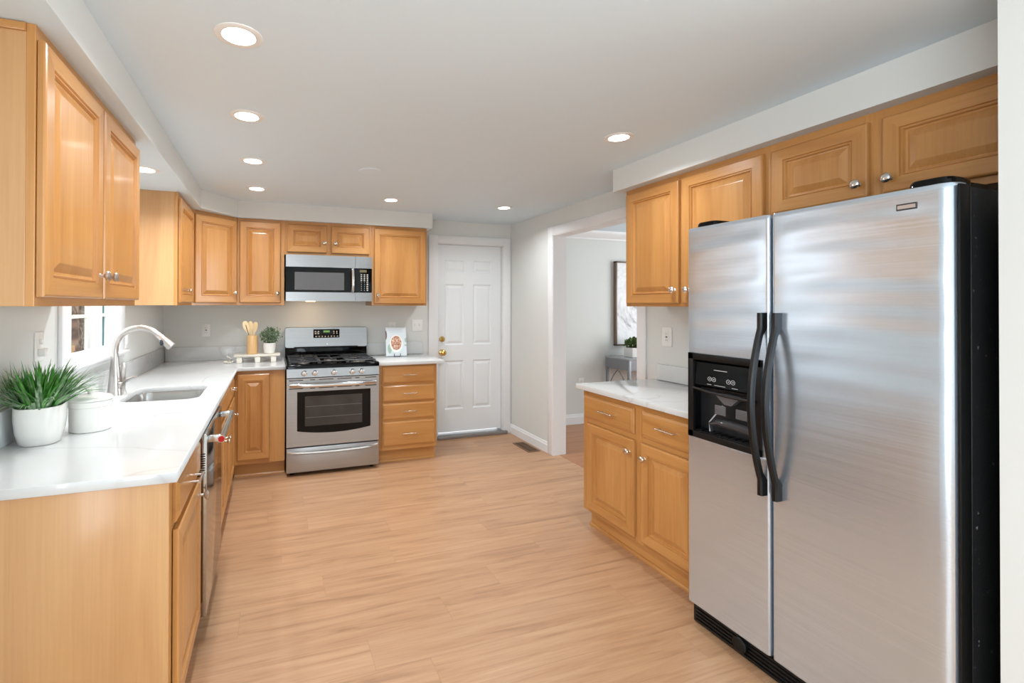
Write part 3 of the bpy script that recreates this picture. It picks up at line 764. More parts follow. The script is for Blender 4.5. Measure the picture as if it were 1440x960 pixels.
# front face around the window
f0 = -0.006
mb.face([(-hw, f0, dz0), (wx0, f0, dz0), (wx0, f0, arch(wx0)), (wx0, f0, wz1), (wx0, f0, dz1), (-hw, f0, dz1)])
mb.face([(wx1, f0, dz0), (hw, f0, dz0), (hw, f0, dz1), (wx1, f0, dz1), (wx1, f0, wz1), (wx1, f0, arch(wx1))])
for a, b in zip(xs, xs[1:]):
    mb.face([(a, f0, dz0), (b, f0, dz0), (b, f0, arch(b)), (a, f0, arch(a))])
    mb.face([(a, f0, wz1), (b, f0, wz1), (b, f0, dz1), (a, f0, dz1)])
    mb.face([(a, f0, arch(a)), (b, f0, arch(b)), (b, f0 + 0.004, arch(b)), (a, f0 + 0.004, arch(a))])
mb.box(-hw, hw, 0.0, 0.033, dz0, dz1)
mb.face([(-hw, f0, dz0), (-hw, 0.0, dz0), (-hw, 0, dz1), (-hw, f0, dz1)]); mb.face([(hw, f0, dz0), (hw, 0.0, dz0), (hw, 0, dz1), (hw, f0, dz1)])
mb.face([(-hw, f0, dz1), (hw, f0, dz1), (hw, 0, dz1), (-hw, 0, dz1)]); mb.face([(-hw, f0, dz0), (hw, f0, dz0), (hw, 0, dz0), (-hw, 0, dz0)])
od = mb.build('oven_door', steel_h, t, smooth=0)
mb = MB()
for a, b in zip(xs, xs[1:]): mb.face([(a, f0 + 0.0025, arch(a)), (b, f0 + 0.0025, arch(b)), (b, f0 + 0.0025, wz1), (a, f0 + 0.0025, wz1)])
wo = mb.build('window_frame', black_gloss, od, smooth=0)
ov = NT('oven_glass'); ov.setp(rough=0.08, spec=0.6)
n = ov.noise(ov.coords((6, 1, 6)), 1.0, 2); ov.link(ov.ramp(n, [(0.3, S(36, 36, 36)), (0.7, S(56, 55, 54))]), ov.b.inputs['Base Color'])
mb = MB(); mb.box(-0.235, 0.235, f0 + 0.001, f0 + 0.0024, 0.405, 0.648)
mb.build('glass', ov.m, wo)
mb = MB()
for z in (0.475, 0.565): mb.box(-0.23, 0.23, f0 + 0.0003, f0 + 0.001, z - 0.002, z + 0.002)
mb.build('rack', plain('rack_grey', S(96, 94, 92), 0.4), wo)
mb = MB(); hp = []
for k in range(17):
    u = -1 + 2 * k / 16; hp.append((u * 0.352, f0 - 0.012 - 0.038 * (1 - u ** 4), 0.742 - 0.008 * (1 - u * u) * 0))
mb.tube(hp, 0.017, 12, flat=(0.62, 1.0)); mb.build('handle', steel_bright, od)
for z in (0.783, 0.715):
    for a, b in ((-0.36, -0.25), (-0.195, -0.155), (-0.125, -0.005), (0.025, 0.145), (0.175, 0.21), (0.26, 0.355)):
        MB().box(a, b, f0 - 0.0006, f0, z - 0.003, z + 0.003).build('vent_slot', dark_void, od)
# storage drawer
mb = MB(); mb.box(-hw, hw, -0.006, 0.033, 0.035, 0.233, 0.004); sd = mb.build('storage_drawer', steel_h, t)
mb = MB(); rings = []
for k in range(17):
    u = -1 + 2 * k / 16; z = 0.196 - 0.012 * (1 - u * u); yy = -0.006
    rings.append([(u * 0.37, yy, z + 0.018), (u * 0.37, yy - 0.016 * (1 - 0.7 * u ** 6), z + 0.012), (u * 0.37, yy - 0.018 * (1 - 0.7 * u ** 6), z), (u * 0.37, yy, z - 0.012)])
mb.loft(rings); mb.build('handle', steel_bright, sd)

# ---------------------------------------------------------------- microwave over the range
t = thing('microwave', 'stainless and black over-the-range microwave on the back wall', 'microwave', (0.477, 4.295, 1.43))
hw = 0.3745
MB().box(-hw, hw, 0.03, 0.392, 0.002, 0.404, 0.002).build('body', black_plastic, t)
def bowed(mb, x0, x1, z0, z1, yb, bow=0.012, n=10, thick=0.03):
    rings = []
    for k in range(n + 1):
        x = x0 + (x1 - x0) * k / n; y = yb - bow * (1 - (x / hw) ** 2)
        rings.append([(x, y, z0), (x, y, z1), (x, yb + thick, z1), (x, yb + thick, z0)])
    mb.loft(rings)
mb = MB(); bowed(mb, -hw, 0.222, 0.298, 0.402, 0.0); mb.build('top_trim', steel_h, t)
mb = MB(); bowed(mb, 0.2245, hw, 0.298, 0.402, 0.0); mb.build('top_trim', steel_h, t)
mb = MB(); bowed(mb, -hw, 0.222, 0.0, 0.078, 0.0); mb.build('bottom_trim', steel_h, t)
mb = MB(); bowed(mb, 0.2245, hw, 0.0, 0.078, 0.0); mb.build('bottom_trim', steel_h, t)
mb = MB(); bowed(mb, -hw, 0.222, 0.0795, 0.2965, 0.003); do = mb.build('door', black_gloss, t)
mg = plain('door_screen', S(96, 96, 98), 0.12, spec=0.3)
mb = MB(); rings = []
for k in range(11):
    x = -0.302 + 0.424 * k / 10; y = 0.003 - 0.012 * (1 - (x / hw) ** 2) - 0.0008
    rings.append([(x, y, 0.098), (x, y, 0.252), (x, y + 0.002, 0.252), (x, y + 0.002, 0.098)])
mb.loft(rings); mb.build('window', mg, do)
mb = MB(); mb.tube([(0.197, -0.006, 0.086), (0.197, -0.03, 0.1), (0.197, -0.036, 0.14), (0.197, -0.038, 0.188), (0.197, -0.036, 0.236), (0.197, -0.03, 0.278), (0.197, -0.006, 0.29)], 0.013, 12); mb.build('handle', steel_bright, do)
mb = MB(); bowed(mb, 0.2245, hw, 0.0795, 0.2965, 0.003); cp = mb.build('control_panel', black_gloss, t)
MB().box(0.262, 0.325, -0.0035, 0.0, 0.262, 0.284).build('clock_display', amber_led, cp)
mb = MB()
for r in range(9):
    for c in range(4):
        if r > 3 and c < 3: mb.lathe([(0, 0), (0.0032, 0), (0.003, 0.001), (0, 0.001)], (0.25 + c * 0.0275, -0.0015, 0.24 - r * 0.0175), 1, 8, flip=-1)
        else: mb.box(0.243 + c * 0.0275, 0.257 + c * 0.0275, -0.0028, 0.0, 0.235 - r * 0.0175, 0.244 - r * 0.0175)
mb.build('keypad', plain('key_print', S(190, 190, 182), 0.5), cp)
mb = MB(); mb.box(-0.2, -0.12, 0.1, 0.16, -0.003, 0.003); mb.build('hood_lamp', warm_lens, t)
lamp = area('hood_light', (0.3, 4.42, 1.425), (0.25, 0.55, -1), 0.05, 0.03, 0.7, (1.0, 0.68, 0.4))

# ---------------------------------------------------------------- fridge
t = thing('fridge', 'side-by-side stainless steel fridge with black handles and ice dispenser', 'fridge', (1.80, 1.637, 0), RZ_R)
FW = 0.885; ZD0, ZD1 = 0.10, 1.738
fb = NT('fridge_black'); fb.setp(color=S(26, 27, 29), rough=0.42)
nn = fb.noise(fb.coords(), 160, 3); fb.bump(nn, 0.35, 0.002)
sp_ = fb.noise(fb.coords(), 55.0, 2); fb.link(fb.ramp(sp_, [(0.0, S(24, 25, 27)), (0.70, S(30, 31, 33)), (0.76, S(120, 120, 122))]), fb.b.inputs['Base Color'])
MB().box(0.0, FW, 0.0, 0.64, 0.025, 1.725, 0.004).build('body', fb.m, t)
def fridge_door(x0, x1, rl, rr, hole=None):
    yf, yb = -0.062, -0.006
    plan = []
    n = 8
    # plan outline from back-left round the front to back-right
    plan.append((x0, yb)); 
    for k in range(n + 1):
        a = PI + (PI / 2) * k / n; plan.append((x0 + rl + rl * math.cos(a), yf + rl + rl * math.sin(a)))
    for k in range(n + 1):
        if k == 0:
            for q in range(1, 8): plan.append((x0 + rl + (x1 - rr - x0 - rl) * q / 8, yf))
        a = 1.5 * PI + (PI / 2) * k / n; plan.append((x1 - rr + rr * math.cos(a), yf + rr + rr * math.sin(a)))
    plan.append((x1, yb))
    return plan
def dent(x, z):
    up_ = min(1.0, max(0.0, (z - 0.95) / 0.5))
    d = 0.0011 * up_ * math.sin(2 * PI * z / 0.19 + 1.1 * math.sin(7 * x) + 0.6 * math.sin(17 * x + 1))
    d += 0.0007 * up_ * math.sin(2 * PI * z / 0.083 + 1.4 * math.sin(5 * x + 2))
    return d + 0.0006 * math.sin(2 * PI * z / 0.55 + 0.8 * math.sin(4 * x))
def extr(mb, plan, z0, z1):
    rings = []
    cx = sum(p[0] for p in plan) / len(plan)
    xa, xb = min(p[0] for p in plan), max(p[0] for p in plan)
    lv = [(z0, 0.004), (z0 + 0.004, 0)]
    n = max(2, int((z1 - z0) / 0.012))
    lv += [(z0 + 0.004 + (z1 - z0 - 0.010) * k / n, 0) for k in range(1, n + 1)]
    lv += [(z1 - 0.0015, 0.002), (z1, 0.006)]
    for z, ins in lv:
        ring = []
        for x, y in plan:
            f = max(0.0, min(1.0, (x - xa - 0.012) / 0.04, (xb - x - 0.012) / 0.04)) if y < -0.05 else 0.0
            f *= max(0.0, min(1.0, (z - 0.1) / 0.03, (1.738 - z) / 0.02))
            ring.append((x + (ins if x < cx else -ins), y + (ins if y < -0.02 else 0) + f * dent(x, z), z))
        rings.append(ring)
    mb.loft(rings)
# left door built in bands round the dispenser opening
HX0, HX1, HZa, HZb = 0.018, 0.338, 0.835, 1.187
LX0, LX1 = 0.003, 0.370
mb = MB(); pl = fridge_door(LX0, LX1, 0.012, 0.012)
extr(mb, pl, ZD0, HZa); extr(mb, pl, HZb, ZD1)
mb.box(LX0, HX0, -0.058, -0.006, HZa - 0.005, HZb + 0.005); mb.box(HX1, LX1, -0.058, -0.006, HZa - 0.005, HZb + 0.005)
mb.box(LX0 + 0.004, HX0, -0.062, -0.05, HZa - 0.005, HZb + 0.005); mb.box(HX1, LX1 - 0.004, -0.062, -0.05, HZa - 0.005, HZb + 0.005)
ld = mb.build('freezer_door', steel_fridge, t)
mb = MB(); pl = fridge_door(0.379, 0.878, 0.012, 0.034); extr(mb, pl, ZD0, ZD1); rd = mb.build('fridge_door', steel_fridge, t)
MB().box(0.006, FW - 0.006, -0.0065, 0.0005, ZD0 + 0.01, ZD1 - 0.02).build('gasket', black_matte, t)
MB().box(0.8785, 0.884, -0.05, -0.0005, ZD0 + 0.004, ZD1 - 0.008, 0.001).build('door_edge', black_plastic, rd)
# handles
def handle(x, parent):
    mb = MB(); N = 24; rings = []
    for k in range(N + 1):
        s = k / N; z = 0.694 + (1.372 - 0.694) * s
        e_ = min(s, 1 - s)
        if e_ < 0.085: out = 0.030
        else:
            u = (e_ - 0.085) / 0.415; out = 0.030 + 0.052 * math.sin(u * PI / 2) ** 0.9
        th = 0.024 if e_ < 0.085 else 0.019
        wd = 0.0105
        yo = -0.062 - out
        yi = yo + th if e_ >= 0.085 else -0.0615
        rings.append([(x - wd, yi, z), (x - wd, yo + 0.005, z), (x - wd + 0.005, yo, z), (x + wd - 0.005, yo, z), (x + wd, yo + 0.005, z), (x + wd, yi, z)])
    mb.loft(rings)
    return mb.build('handle', black_plastic, parent, smooth=40)
handle(0.352, ld); handle(0.407, rd)
# dispenser
mb = MB()
def frame(mb, x0, x1, z0, z1, b, y0, y1):
    mb.box(x0, x1, y0, y1, z1 - b, z1, 0.002); mb.box(x0, x1, y0, y1, z0, z0 + b, 0.002); mb.box(x0, x0 + b, y0, y1, z0, z1, 0.002); mb.box(x1 - b, x1, y0, y1, z0, z1, 0.002)
frame(mb, HX0 - 0.006, HX1 + 0.006, HZa - 0.006, HZb + 0.006, 0.028, -0.07, -0.055)
ds = mb.build('dispenser_bezel', black_plastic, ld)
MB().box(HX0, HX1, 0.0005, 0.001, HZa, HZb).build('dispenser_back', black_gloss, ds)
mb = MB()
mb.box(HX0, HX1, -0.055, 0.0, HZa - 0.0, HZa + 0.02); mb.box(HX0, HX0 + 0.006, -0.055, 0.0, HZa, HZb); mb.box(HX1 - 0.006, HX1, -0.055, 0.0, HZa, HZb)
mb.build('dispenser_well', black_gloss, ds)
mb = MB(); mb.prism([(-0.058, 1.155), (-0.064, 1.06), (-0.058, 1.05), (0.0, 1.045), (0.0, 1.16)], 0, HX0 + 0.02, HX1 - 0.02)
cpn = mb.build('dispenser_controls', black_gloss, ds, smooth=0)
sil = plain('silver_print', S(190, 190, 192), 0.4)
mb = MB()
for cx in (0.118, 0.138, 0.205, 0.225):
    pts = [(cx + 0.0085 * math.cos(a * PI / 8), -0.0646, 1.09 + 0.0085 * math.sin(a * PI / 8)) for a in range(17)]
    mb.tube(pts, 0.0011, 5)
    mb.lathe([(0, 0), (0.0028, 0), (0.0028, 0.001), (0, 0.001)], (cx, -0.0636, 1.09), 1, 8, flip=-1)
mb.box(0.135, 0.195, -0.0612, -0.059, 1.128, 1.1305); mb.box(0.14, 0.19, -0.0642, -0.062, 1.066, 1.068); mb.box(0.105, 0.125, -0.0642, -0.062, 1.066, 1.068); mb.box(0.22, 0.245, -0.0642, -0.062, 1.066, 1.068)
mb.build('control_icons', sil, cpn)
mb = MB(); mb.tube([(HX0 + 0.012, -0.064, 1.044), (0.1, -0.069, 1.036), (0.2, -0.072, 1.032), (HX1 - 0.012, -0.073, 1.032)], 0.006, 8); mb.build('dispenser_lip', black_plastic, ds)
grey_pl = plain('smoke_plastic', S(96, 97, 100), 0.25)
mb = MB(); mb.loft([[(0.12, -0.05, 1.035), (0.25, -0.05, 1.035), (0.25, -0.02, 1.035), (0.12, -0.02, 1.035)], [(0.17, -0.045, 0.99), (0.2, -0.045, 0.99), (0.2, -0.022, 0.99), (0.17, -0.022, 0.99)]])
mb.build('ice_chute', grey_pl, ds)
for pa, pb in ((0.13, 0.18), (0.225, 0.285)): MB().box(pa, pb, -0.052, -0.046, 0.945, 0.985, 0.003).build('paddle', grey_pl, ds)
mb = MB(); mb.tube([(0.1, -0.03, 0.86), (0.11, -0.045, 0.9), (0.15, -0.052, 0.915), (0.22, -0.055, 0.915), (0.3, -0.055, 0.91)], [0.006, 0.01, 0.016, 0.018, 0.018], 10); mb.build('cup_guide', plain('dark_smoke', S(60, 61, 64), 0.15), ds)
mb = MB(); mb.tube([(0.165, -0.047, 0.985), (0.13, -0.048, 0.94), (0.1, -0.045, 0.905), (0.098, -0.04, 0.86)], 0.0025, 6); mb.build('water_lever', sil, ds)
mb = MB(); mb.box(HX0 + 0.015, HX1 - 0.012, -0.062, -0.01, HZa + 0.0205, HZa + 0.026, 0.002)
for k in range(9): mb.box(HX0 + 0.03 + k * 0.031, HX0 + 0.052 + k * 0.031, -0.055, -0.015, HZa + 0.026, HZa + 0.029, 0.001)
mb.build('drip_tray', black_plastic, ds)
# badge, hinge covers, grille
b = MB(); b.box(0.752, 0.800, -0.0645, -0.0615, 1.677, 1.696, 0.0008); bo = b.build('badge', plain('badge_black', S(50, 51, 54), 0.3), rd)
MB().box(0.755, 0.797, -0.0652, -0.0645, 1.681, 1.692).build('badge_plate', plain('badge_silver', S(205, 206, 208), 0.25, metal=0.8), bo)
for x in (0.03, 0.765):
    mb = MB(); rings = []
    for z, s in ((ZD1 - 0.012, 1.0), (ZD1 + 0.012, 1.0), (ZD1 + 0.02, 0.9)):
        cx = x + 0.05; rings.append([(cx + (px - cx) * s, py * s, z) for px, py in rrect(x, x + 0.1, -0.05, 0.07, 0.03)])
    mb.loft(rings); mb.build('hinge_cover', black_gloss, t)
    MB().box(x + 0.02, x + 0.09, 0.06, 0.16, 1.7235, ZD1 + 0.014, 0.006).build('hinge_cover', black_plastic, t)
mb = MB(); mb.box(0.004, FW - 0.004, -0.03, 0.02, 0.005, 0.094, 0.004)
for k in range(5): mb.box(0.02, FW - 0.02, -0.036, -0.03, 0.016 + k * 0.015, 0.023 + k * 0.015, 0.001)
gr = mb.build('kick_grille', black_plastic, t)
mb = MB(); mb.lathe([(0.0, 0), (0.03, 0), (0.03, 0.01), (0.024, 0.014), (0.014, 0.012), (0, 0.012)], (0.235, -0.036, 0.053), 1, 20, flip=-1); mb.build('filter_cap', black_plastic, gr)
for x in (0.05, FW - 0.05):
    for y in (0.05, 0.58): MB().lathe([(0, 0), (0.02, 0), (0.02, 0.026), (0, 0.026)], (x, y, 0.0)).build('foot', black_plastic, t)

# ---------------------------------------------------------------- recessed ceiling lights
def can(x, y, z, label):
    t = thing('recessed_light', label, 'ceiling light', (x, y, z), 0, 'recessed ceiling lights')
    mb = MB(); mb.lathe([(0.052, -0.004), (0.066, -0.006), (0.074, -0.003), (0.075, -0.0003), (0.052, -0.0003)], seg=32); 
    mb.build('trim_ring', white_plastic, t)
    MB().lathe([(0.0, -0.0045), (0.05, -0.0045), (0.0525, -0.004), (0.0525, -0.001), (0, -0.001)], seg=32).build('lens', lens_mat, t)
    l = area('can_light', (x, y, z - 0.012), (0, 0, -1), 0.1, 0.1, CAN_W, (0.93, 0.97, 1.0), 'DISK', math.radians(150))
    return t
can(-0.11, 1.682, ZC, 'round recessed light nearest the camera above the left worktop')
can(-0.12, 2.389, ZC, 'second round recessed light from the camera in left ceiling row')
can(-0.12, 3.122, ZC, 'third round recessed light from the camera in left ceiling row')
can(-0.122, 3.86, ZC, 'farthest round recessed light in the left ceiling row')
can(0.934, 3.901, ZC, 'round recessed ceiling light in front of the range')
can(1.975, 3.872, ZC, 'round recessed ceiling light in front of the white door')
can(1.712, 2.047, ZC, 'round recessed ceiling light in front of the right wall cabinets')
can(-0.669, 2.975, ZT, 'round recessed light in the lowered soffit over the sink')
t = thing('round_cover_plate', 'faint round white cover plate flush on the ceiling', 'cover plate', (0.598, 3.098, ZC))
MB().lathe([(0.0, -0.006), (0.06, -0.006), (0.07, -0.004), (0.074, -0.0003), (0, -0.0003)], seg=32).build('cover', ceil_paint, t)

# ---------------------------------------------------------------- outlets, switches, vent
def plate(name, label, cat, loc, rz, w_, h_, kind, group=None):
    t = thing(name, label, cat, loc, rz, group)   # local -y faces the room
    MB().box(-w_ / 2, w_ / 2, -0.006, -0.0004, -h_ / 2, h_ / 2, 0.0025).build('cover_plate', white_plastic, t)
    slot = plain('slot_grey', S(70, 70, 70), 0.5)
    if kind == 'outlet':
        for z in (-0.02, 0.02):
            r = MB().lathe([(0, 0), (0.0165, 0), (0.016, 0.0015), (0, 0.0015)], (0, -0.006, z), 1, 20, flip=-1).build('receptacle', white_plastic, t)
            mb = MB(); mb.box(-0.007, -0.005, -0.0079, -0.0074, z - 0.003, z + 0.006); mb.box(0.005, 0.007, -0.0079, -0.0074, z - 0.003, z + 0.006); mb.box(-0.0015, 0.0015, -0.0079, -0.0074, z - 0.01, z - 0.006)
            mb.build('slots', slot, r)
    elif kind == 'gfci':
        r = MB().box(-0.017, 0.017, -0.008, -0.006, -0.034, 0.034, 0.001).build('receptacle', white_plastic, t)
        mb = MB()
        for z in (-0.02, 0.02): mb.box(-0.007, -0.005, -0.0086, -0.008, z - 0.005, z + 0.005); mb.box(0.005, 0.007, -0.0086, -0.008, z - 0.005, z + 0.005)
        mb.box(-0.008, 0.008, -0.0088, -0.008, 0.001, 0.005); mb.box(-0.008, 0.008, -0.0088, -0.008, -0.005, -0.001)
        mb.build('slots', slot, r)
    elif kind == 'switch':
        for x in (-0.023, 0.023):
            MB().box(x - 0.005, x + 0.005, -0.016, -0.006, -0.006, 0.014, 0.002).build('toggle', white_plastic, t)
    elif kind == 'rocker':
        MB().box(-0.017, 0.017, -0.0095, -0.006, -0.034, 0.034, 0.001).build('rocker', white_plastic, t)
    elif kind == 'combo':
        MB().box(-0.005, 0.005, -0.016, -0.006, 0.01, 0.03, 0.002).build('toggle', white_plastic, t)
        MB().box(-0.018, 0.018, -0.03, -0.006, -0.04, -0.008, 0.003).build('plug', white_plastic, t)
    return t
plate('outlet', 'white outlet on back wall above corner worktop left of utensils', 'outlet', (-0.565, YW, 1.169), 0, 0.07, 0.115, 'gfci', 'wall outlets')
plate('outlet', 'white outlet on back wall above the cookbook', 'outlet', (1.135, YW, 1.165), 0, 0.075, 0.118, 'gfci', 'wall outlets')
plate('light_switch', 'white double switch plate beside the white door', 'switch', (1.4, YW, 1.19), 0, 0.115, 0.118, 'switch')
plate('outlet', 'white outlet on right wall above worktop next to fridge', 'outlet', (XR, 2.487, 1.19), RZ_R, 0.082, 0.128, 'gfci', 'wall outlets')
plate('outlet', 'white outlet with plug on left wall behind the grass plant', 'outlet', (XL, 2.36, 1.225), RZ_L, 0.075, 0.118, 'combo', 'wall outlets')
plate('light_switch', 'white rocker switch on left wall beyond the faucet', 'switch', (XL, 3.588, 1.17), RZ_L, 0.07, 0.115, 'rocker')
plate('outlet', 'small white outlet low on dining room wall behind worktop corner', 'outlet', (3.446, 4.77, 0.483), 0, 0.075, 0.115, 'outlet', 'wall outlets')
t = thing('floor_vent', 'brown metal floor register by the baseboard near the white door', 'vent', (2.362, 4.155, 0))
bz_ = plain('bronze_vent', S(112, 84, 60), 0.45)
mb = MB(); mb.box(-0.066, 0.066, -0.16, 0.16, 0.0003, 0.005, 0.0015); vo = mb.build('flange', bz_, t)
MB().box(-0.044, 0.044, -0.132, 0.132, 0.005, 0.0056).build('opening', dark_void, vo)
mb = MB()
for k in range(14): mb.box(-0.044, 0.044, -0.13 + k * 0.0195, -0.122 + k * 0.0195, 0.0056, 0.0085)
mb.box(-0.003, 0.003, -0.13, 0.13, 0.0056, 0.009); mb.build('louvres', bz_, vo)

# ---------------------------------------------------------------- things on the left worktop
def superell(cx, cy, hx, hy, z, n=3.2, seg=40):
    r = []
    for k in range(seg):
        a = 2 * PI * k / seg; c, s = math.cos(a), math.sin(a)
        r.append((cx + hx * math.copysign(abs(c) ** (2 / n), c), cy + hy * math.copysign(abs(s) ** (2 / n), s), z))
    return r
t = thing('potted_grass', 'grassy green plant in a white oval pot on left worktop', 'plant', (-0.797, 2.105, ZCT), math.radians(14))
mb = MB()
rings = [superell(0, 0, a, b, z, 2.7) for a, b, z in ((0.056, 0.076, 0.0006), (0.062, 0.083, 0.006), (0.071, 0.1, 0.045), (0.075, 0.112, 0.09), (0.075, 0.115, 0.12), (0.075, 0.115, 0.137), (0.072, 0.112, 0.138), (0.07, 0.11, 0.134), (0.069, 0.109, 0.118))]
mb.loft(rings, cap1=False); mb.build('pot', ceramic, t)
MB().loft([superell(0, 0, 0.0685, 0.1085, 0.118, 2.7), superell(0, 0, 0.0685, 0.1085, 0.121, 2.7)]).build('soil', soil, t)
def blade(mb, base, ang, lean, length, width, droop, n=7):
    d = Vector((math.cos(ang), math.sin(ang), 0)); s = Vector((-d.y, d.x, 0)); prev = None
    p = Vector(base); th = PI / 2 - lean
    for k in range(n + 1):
        u = k / n; wv = width * (1 - u ** 2.2) * (0.55 + 0.9 * min(u * 3, 1) * 0.5) + 0.0003
        fold = Vector((0, 0, wv * 0.35))
        a, b = mb.bm.verts.new(p - s * wv + fold), mb.bm.verts.new(p + s * wv + fold); c = mb.bm.verts.new(p)
        if prev:
            mb.bm.faces.new((prev[0], prev[2], c, a)); mb.bm.faces.new((prev[2], prev[1], b, c))
        prev = (a, b, c)
        th -= droop / n * (0.4 + 1.2 * u)
        p = p + (d * math.cos(th) + Vector((0, 0, math.sin(th)))) * (length / n)
mb = MB(); rnd = random.Random(3)
bl = MB()
for i in range(420):
    a = rnd.uniform(0, 2 * PI); r = math.sqrt(rnd.random())
    bx, by = 0.06 * r * math.cos(a), 0.098 * r * math.sin(a)
    outer_ = r > 0.72
    lean = (0.05 + 0.45 * r * rnd.uniform(0.3, 1.3)) if not outer_ else rnd.uniform(0.25, 0.95)
    blade(bl if outer_ and rnd.random() < 0.6 else mb, (bx, by, 0.12), a + rnd.uniform(-0.4, 0.4), lean, rnd.uniform(0.09, 0.16) * (1.0 + 0.3 * r), rnd.uniform(0.0028, 0.0052) * (1.25 if outer_ else 1.0), rnd.uniform(0.1, 1.0) * (0.4 + r))
rzp = math.radians(14)
for q_ in (mb, bl):
    for v in q_.bm.verts:
        wx = -0.797 + v.co.x * math.cos(rzp) - v.co.y * math.sin(rzp); wy = v.co.x * math.sin(rzp) + v.co.y * math.cos(rzp)
        if wx < XL + 0.03:
            wx = XL + 0.03 + (wx - XL - 0.03) * 0.12
            v.co.x = (wx + 0.797) * math.cos(rzp) + wy * math.sin(rzp); v.co.y = -(wx + 0.797) * math.sin(rzp) + wy * math.cos(rzp)
mb.build('leaves', grass_leaf, t, smooth=0)
bl.build('leaves', pale_leaf, t, smooth=0)

t = thing('canister', 'white lidded ceramic canister beside the potted grass', 'canister', (-0.686, 2.243, ZCT))
MB().lathe([(0, 0.0006), (0.068, 0.0006), (0.071, 0.004), (0.0715, 0.095), (0.0735, 0.097), (0.0735, 0.118), (0.067, 0.119), (0.065, 0.112), (0, 0.112)], seg=40).build('jar', ceramic, t)
lo = MB().lathe([(0.0, 0.1195), (0.075, 0.1195), (0.0765, 0.122), (0.076, 0.126), (0.07, 0.133), (0.04, 0.141), (0.014, 0.143), (0.0, 0.143)], seg=40).build('lid', ceramic, t)
MB().lathe([(0.0, 0.143), (0.011, 0.143), (0.010, 0.149), (0.018, 0.158), (0.019, 0.163), (0.014, 0.166), (0, 0.166)], seg=24).build('lid_knob', ceramic, lo)

# riser stand with utensil jar and small plant in the back corner
pale = wood('whitewashed_wood', 0, S(206, 200, 188), S(226, 222, 212), S(238, 235, 228), 0.6)
t = thing('riser_stand', 'whitewashed wooden riser stand on the back corner worktop', 'stand', (-0.115, 4.44, ZCT))
MB().box(-0.20, 0.175, -0.085, 0.085, 0.052, 0.070, 0.003).build('shelf', pale, t)
for x in (-0.155, -0.01, 0.12):
    for y in (-0.06, 0.06):
        MB().box(x - 0.022, x + 0.022, y - 0.02, y + 0.02, 0.0006, 0.0515, 0.003).build('leg', pale, t)
ZS = ZCT + 0.0705
bamb = wood('bamboo', 2, S(206, 164, 108), S(222, 182, 128), S(232, 196, 146), 0.45)
bambl = wood('light_bamboo', 2, S(222, 192, 142), S(234, 208, 162), S(240, 220, 180), 0.45)
t = thing('utensil_jar', 'tall bamboo utensil jar on the white riser stand', 'jar', (-0.17, 4.43, ZS))
MB().lathe([(0, 0.0005), (0.044, 0.0005), (0.046, 0.003), (0.046, 0.158), (0.0445, 0.16), (0.042, 0.158), (0.042, 0.012), (0, 0.012)], seg=32).build('cup', bamb, t)
def spoon(label, base, tip, wd, slot=False, nm='wooden_spoon', grp='bamboo utensils in the jar'):
    b, e = Vector(base), Vector(tip); d = (e - b); L_ = d.length; d.normalize()
    t2 = thing(nm, label, 'utensil', tuple(b), 0, grp)
    s = d.cross(Vector((0, 1, 0))).normalized(); nrm = s.cross(d)
    mb = MB(); rings = []
    for u, w2 in ((0, 0.005), (0.45, 0.006), (0.66, 0.009), (0.72, wd * 0.75), (0.8, wd), (0.9, wd), (0.97, wd * 0.75), (1.0, wd * 0.3)):
        p = d * (L_ * u); th = 0.0035
        rings.append([tuple(p - s * w2 - nrm * th), tuple(p + s * w2 - nrm * th), tuple(p + s * w2 + nrm * th), tuple(p - s * w2 + nrm * th)])
    mb.loft(rings); mb.build('blade' if slot else 'bowl', bambl, t2, smooth=50)
    if slot:
        p0, p1 = d * (L_ * 0.55), d * (L_ * 0.88)
        MB().tube([p0 + nrm * 0.0026 - nrm * 0.006, p1 + nrm * 0.0026 - nrm * 0.006], 0.0035, 6).build('slot', plain('slot_shadow', S(92, 70, 48), 0.7), t2)
zb_ = ZS + 0.014
spoon('slotted bamboo turner leaning left in the utensil jar', (-0.155, 4.425, zb_), (-0.232, 4.40, zb_ + 0.272), 0.024, True, 'slotted_turner')
spoon('bamboo spatula standing in the middle of the utensil jar', (-0.172, 4.44, zb_), (-0.186, 4.43, zb_ + 0.27), 0.02, False, 'wooden_spatula')
spoon('bamboo spoon leaning right in the utensil jar', (-0.185, 4.445, zb_), (-0.142, 4.452, zb_ + 0.262), 0.021, False)
t = thing('potted_plant', 'small bushy grey-green plant in white pot beside utensil jar', 'plant', (-0.03, 4.435, ZS))
MB().lathe([(0, 0.0005), (0.038, 0.0005), (0.044, 0.006), (0.052, 0.05), (0.054, 0.092), (0.051, 0.093), (0.048, 0.086), (0, 0.084)], seg=32).build('pot', ceramic, t)
def bush(mb, c, rx, ry, rz, n, ls, rnd):
    for i in range(n):
        while True:
            p = Vector((rnd.uniform(-1, 1), rnd.uniform(-1, 1), rnd.uniform(-1, 1)))
            if p.length <= 1: break
        q = Vector((c[0] + p.x * rx, c[1] + p.y * ry, c[2] + p.z * rz))
        d = Vector((p.x + rnd.uniform(-.6, .6), p.y + rnd.uniform(-.6, .6), p.z + rnd.uniform(-.3, .9))).normalized()
        s = d.cross(Vector((rnd.uniform(-1, 1), rnd.uniform(-1, 1), rnd.uniform(-1, 1)))).normalized(); L_ = ls * rnd.uniform(0.7, 1.25)
        mb.face([q, q + d * L_ * 0.35 + s * L_ * 0.3, q + d * L_ * 0.75 + s * L_ * 0.24, q + d * L_, q + d * L_ * 0.75 - s * L_ * 0.24, q + d * L_ * 0.35 - s * L_ * 0.3])
mb = MB(); rnd = random.Random(5)
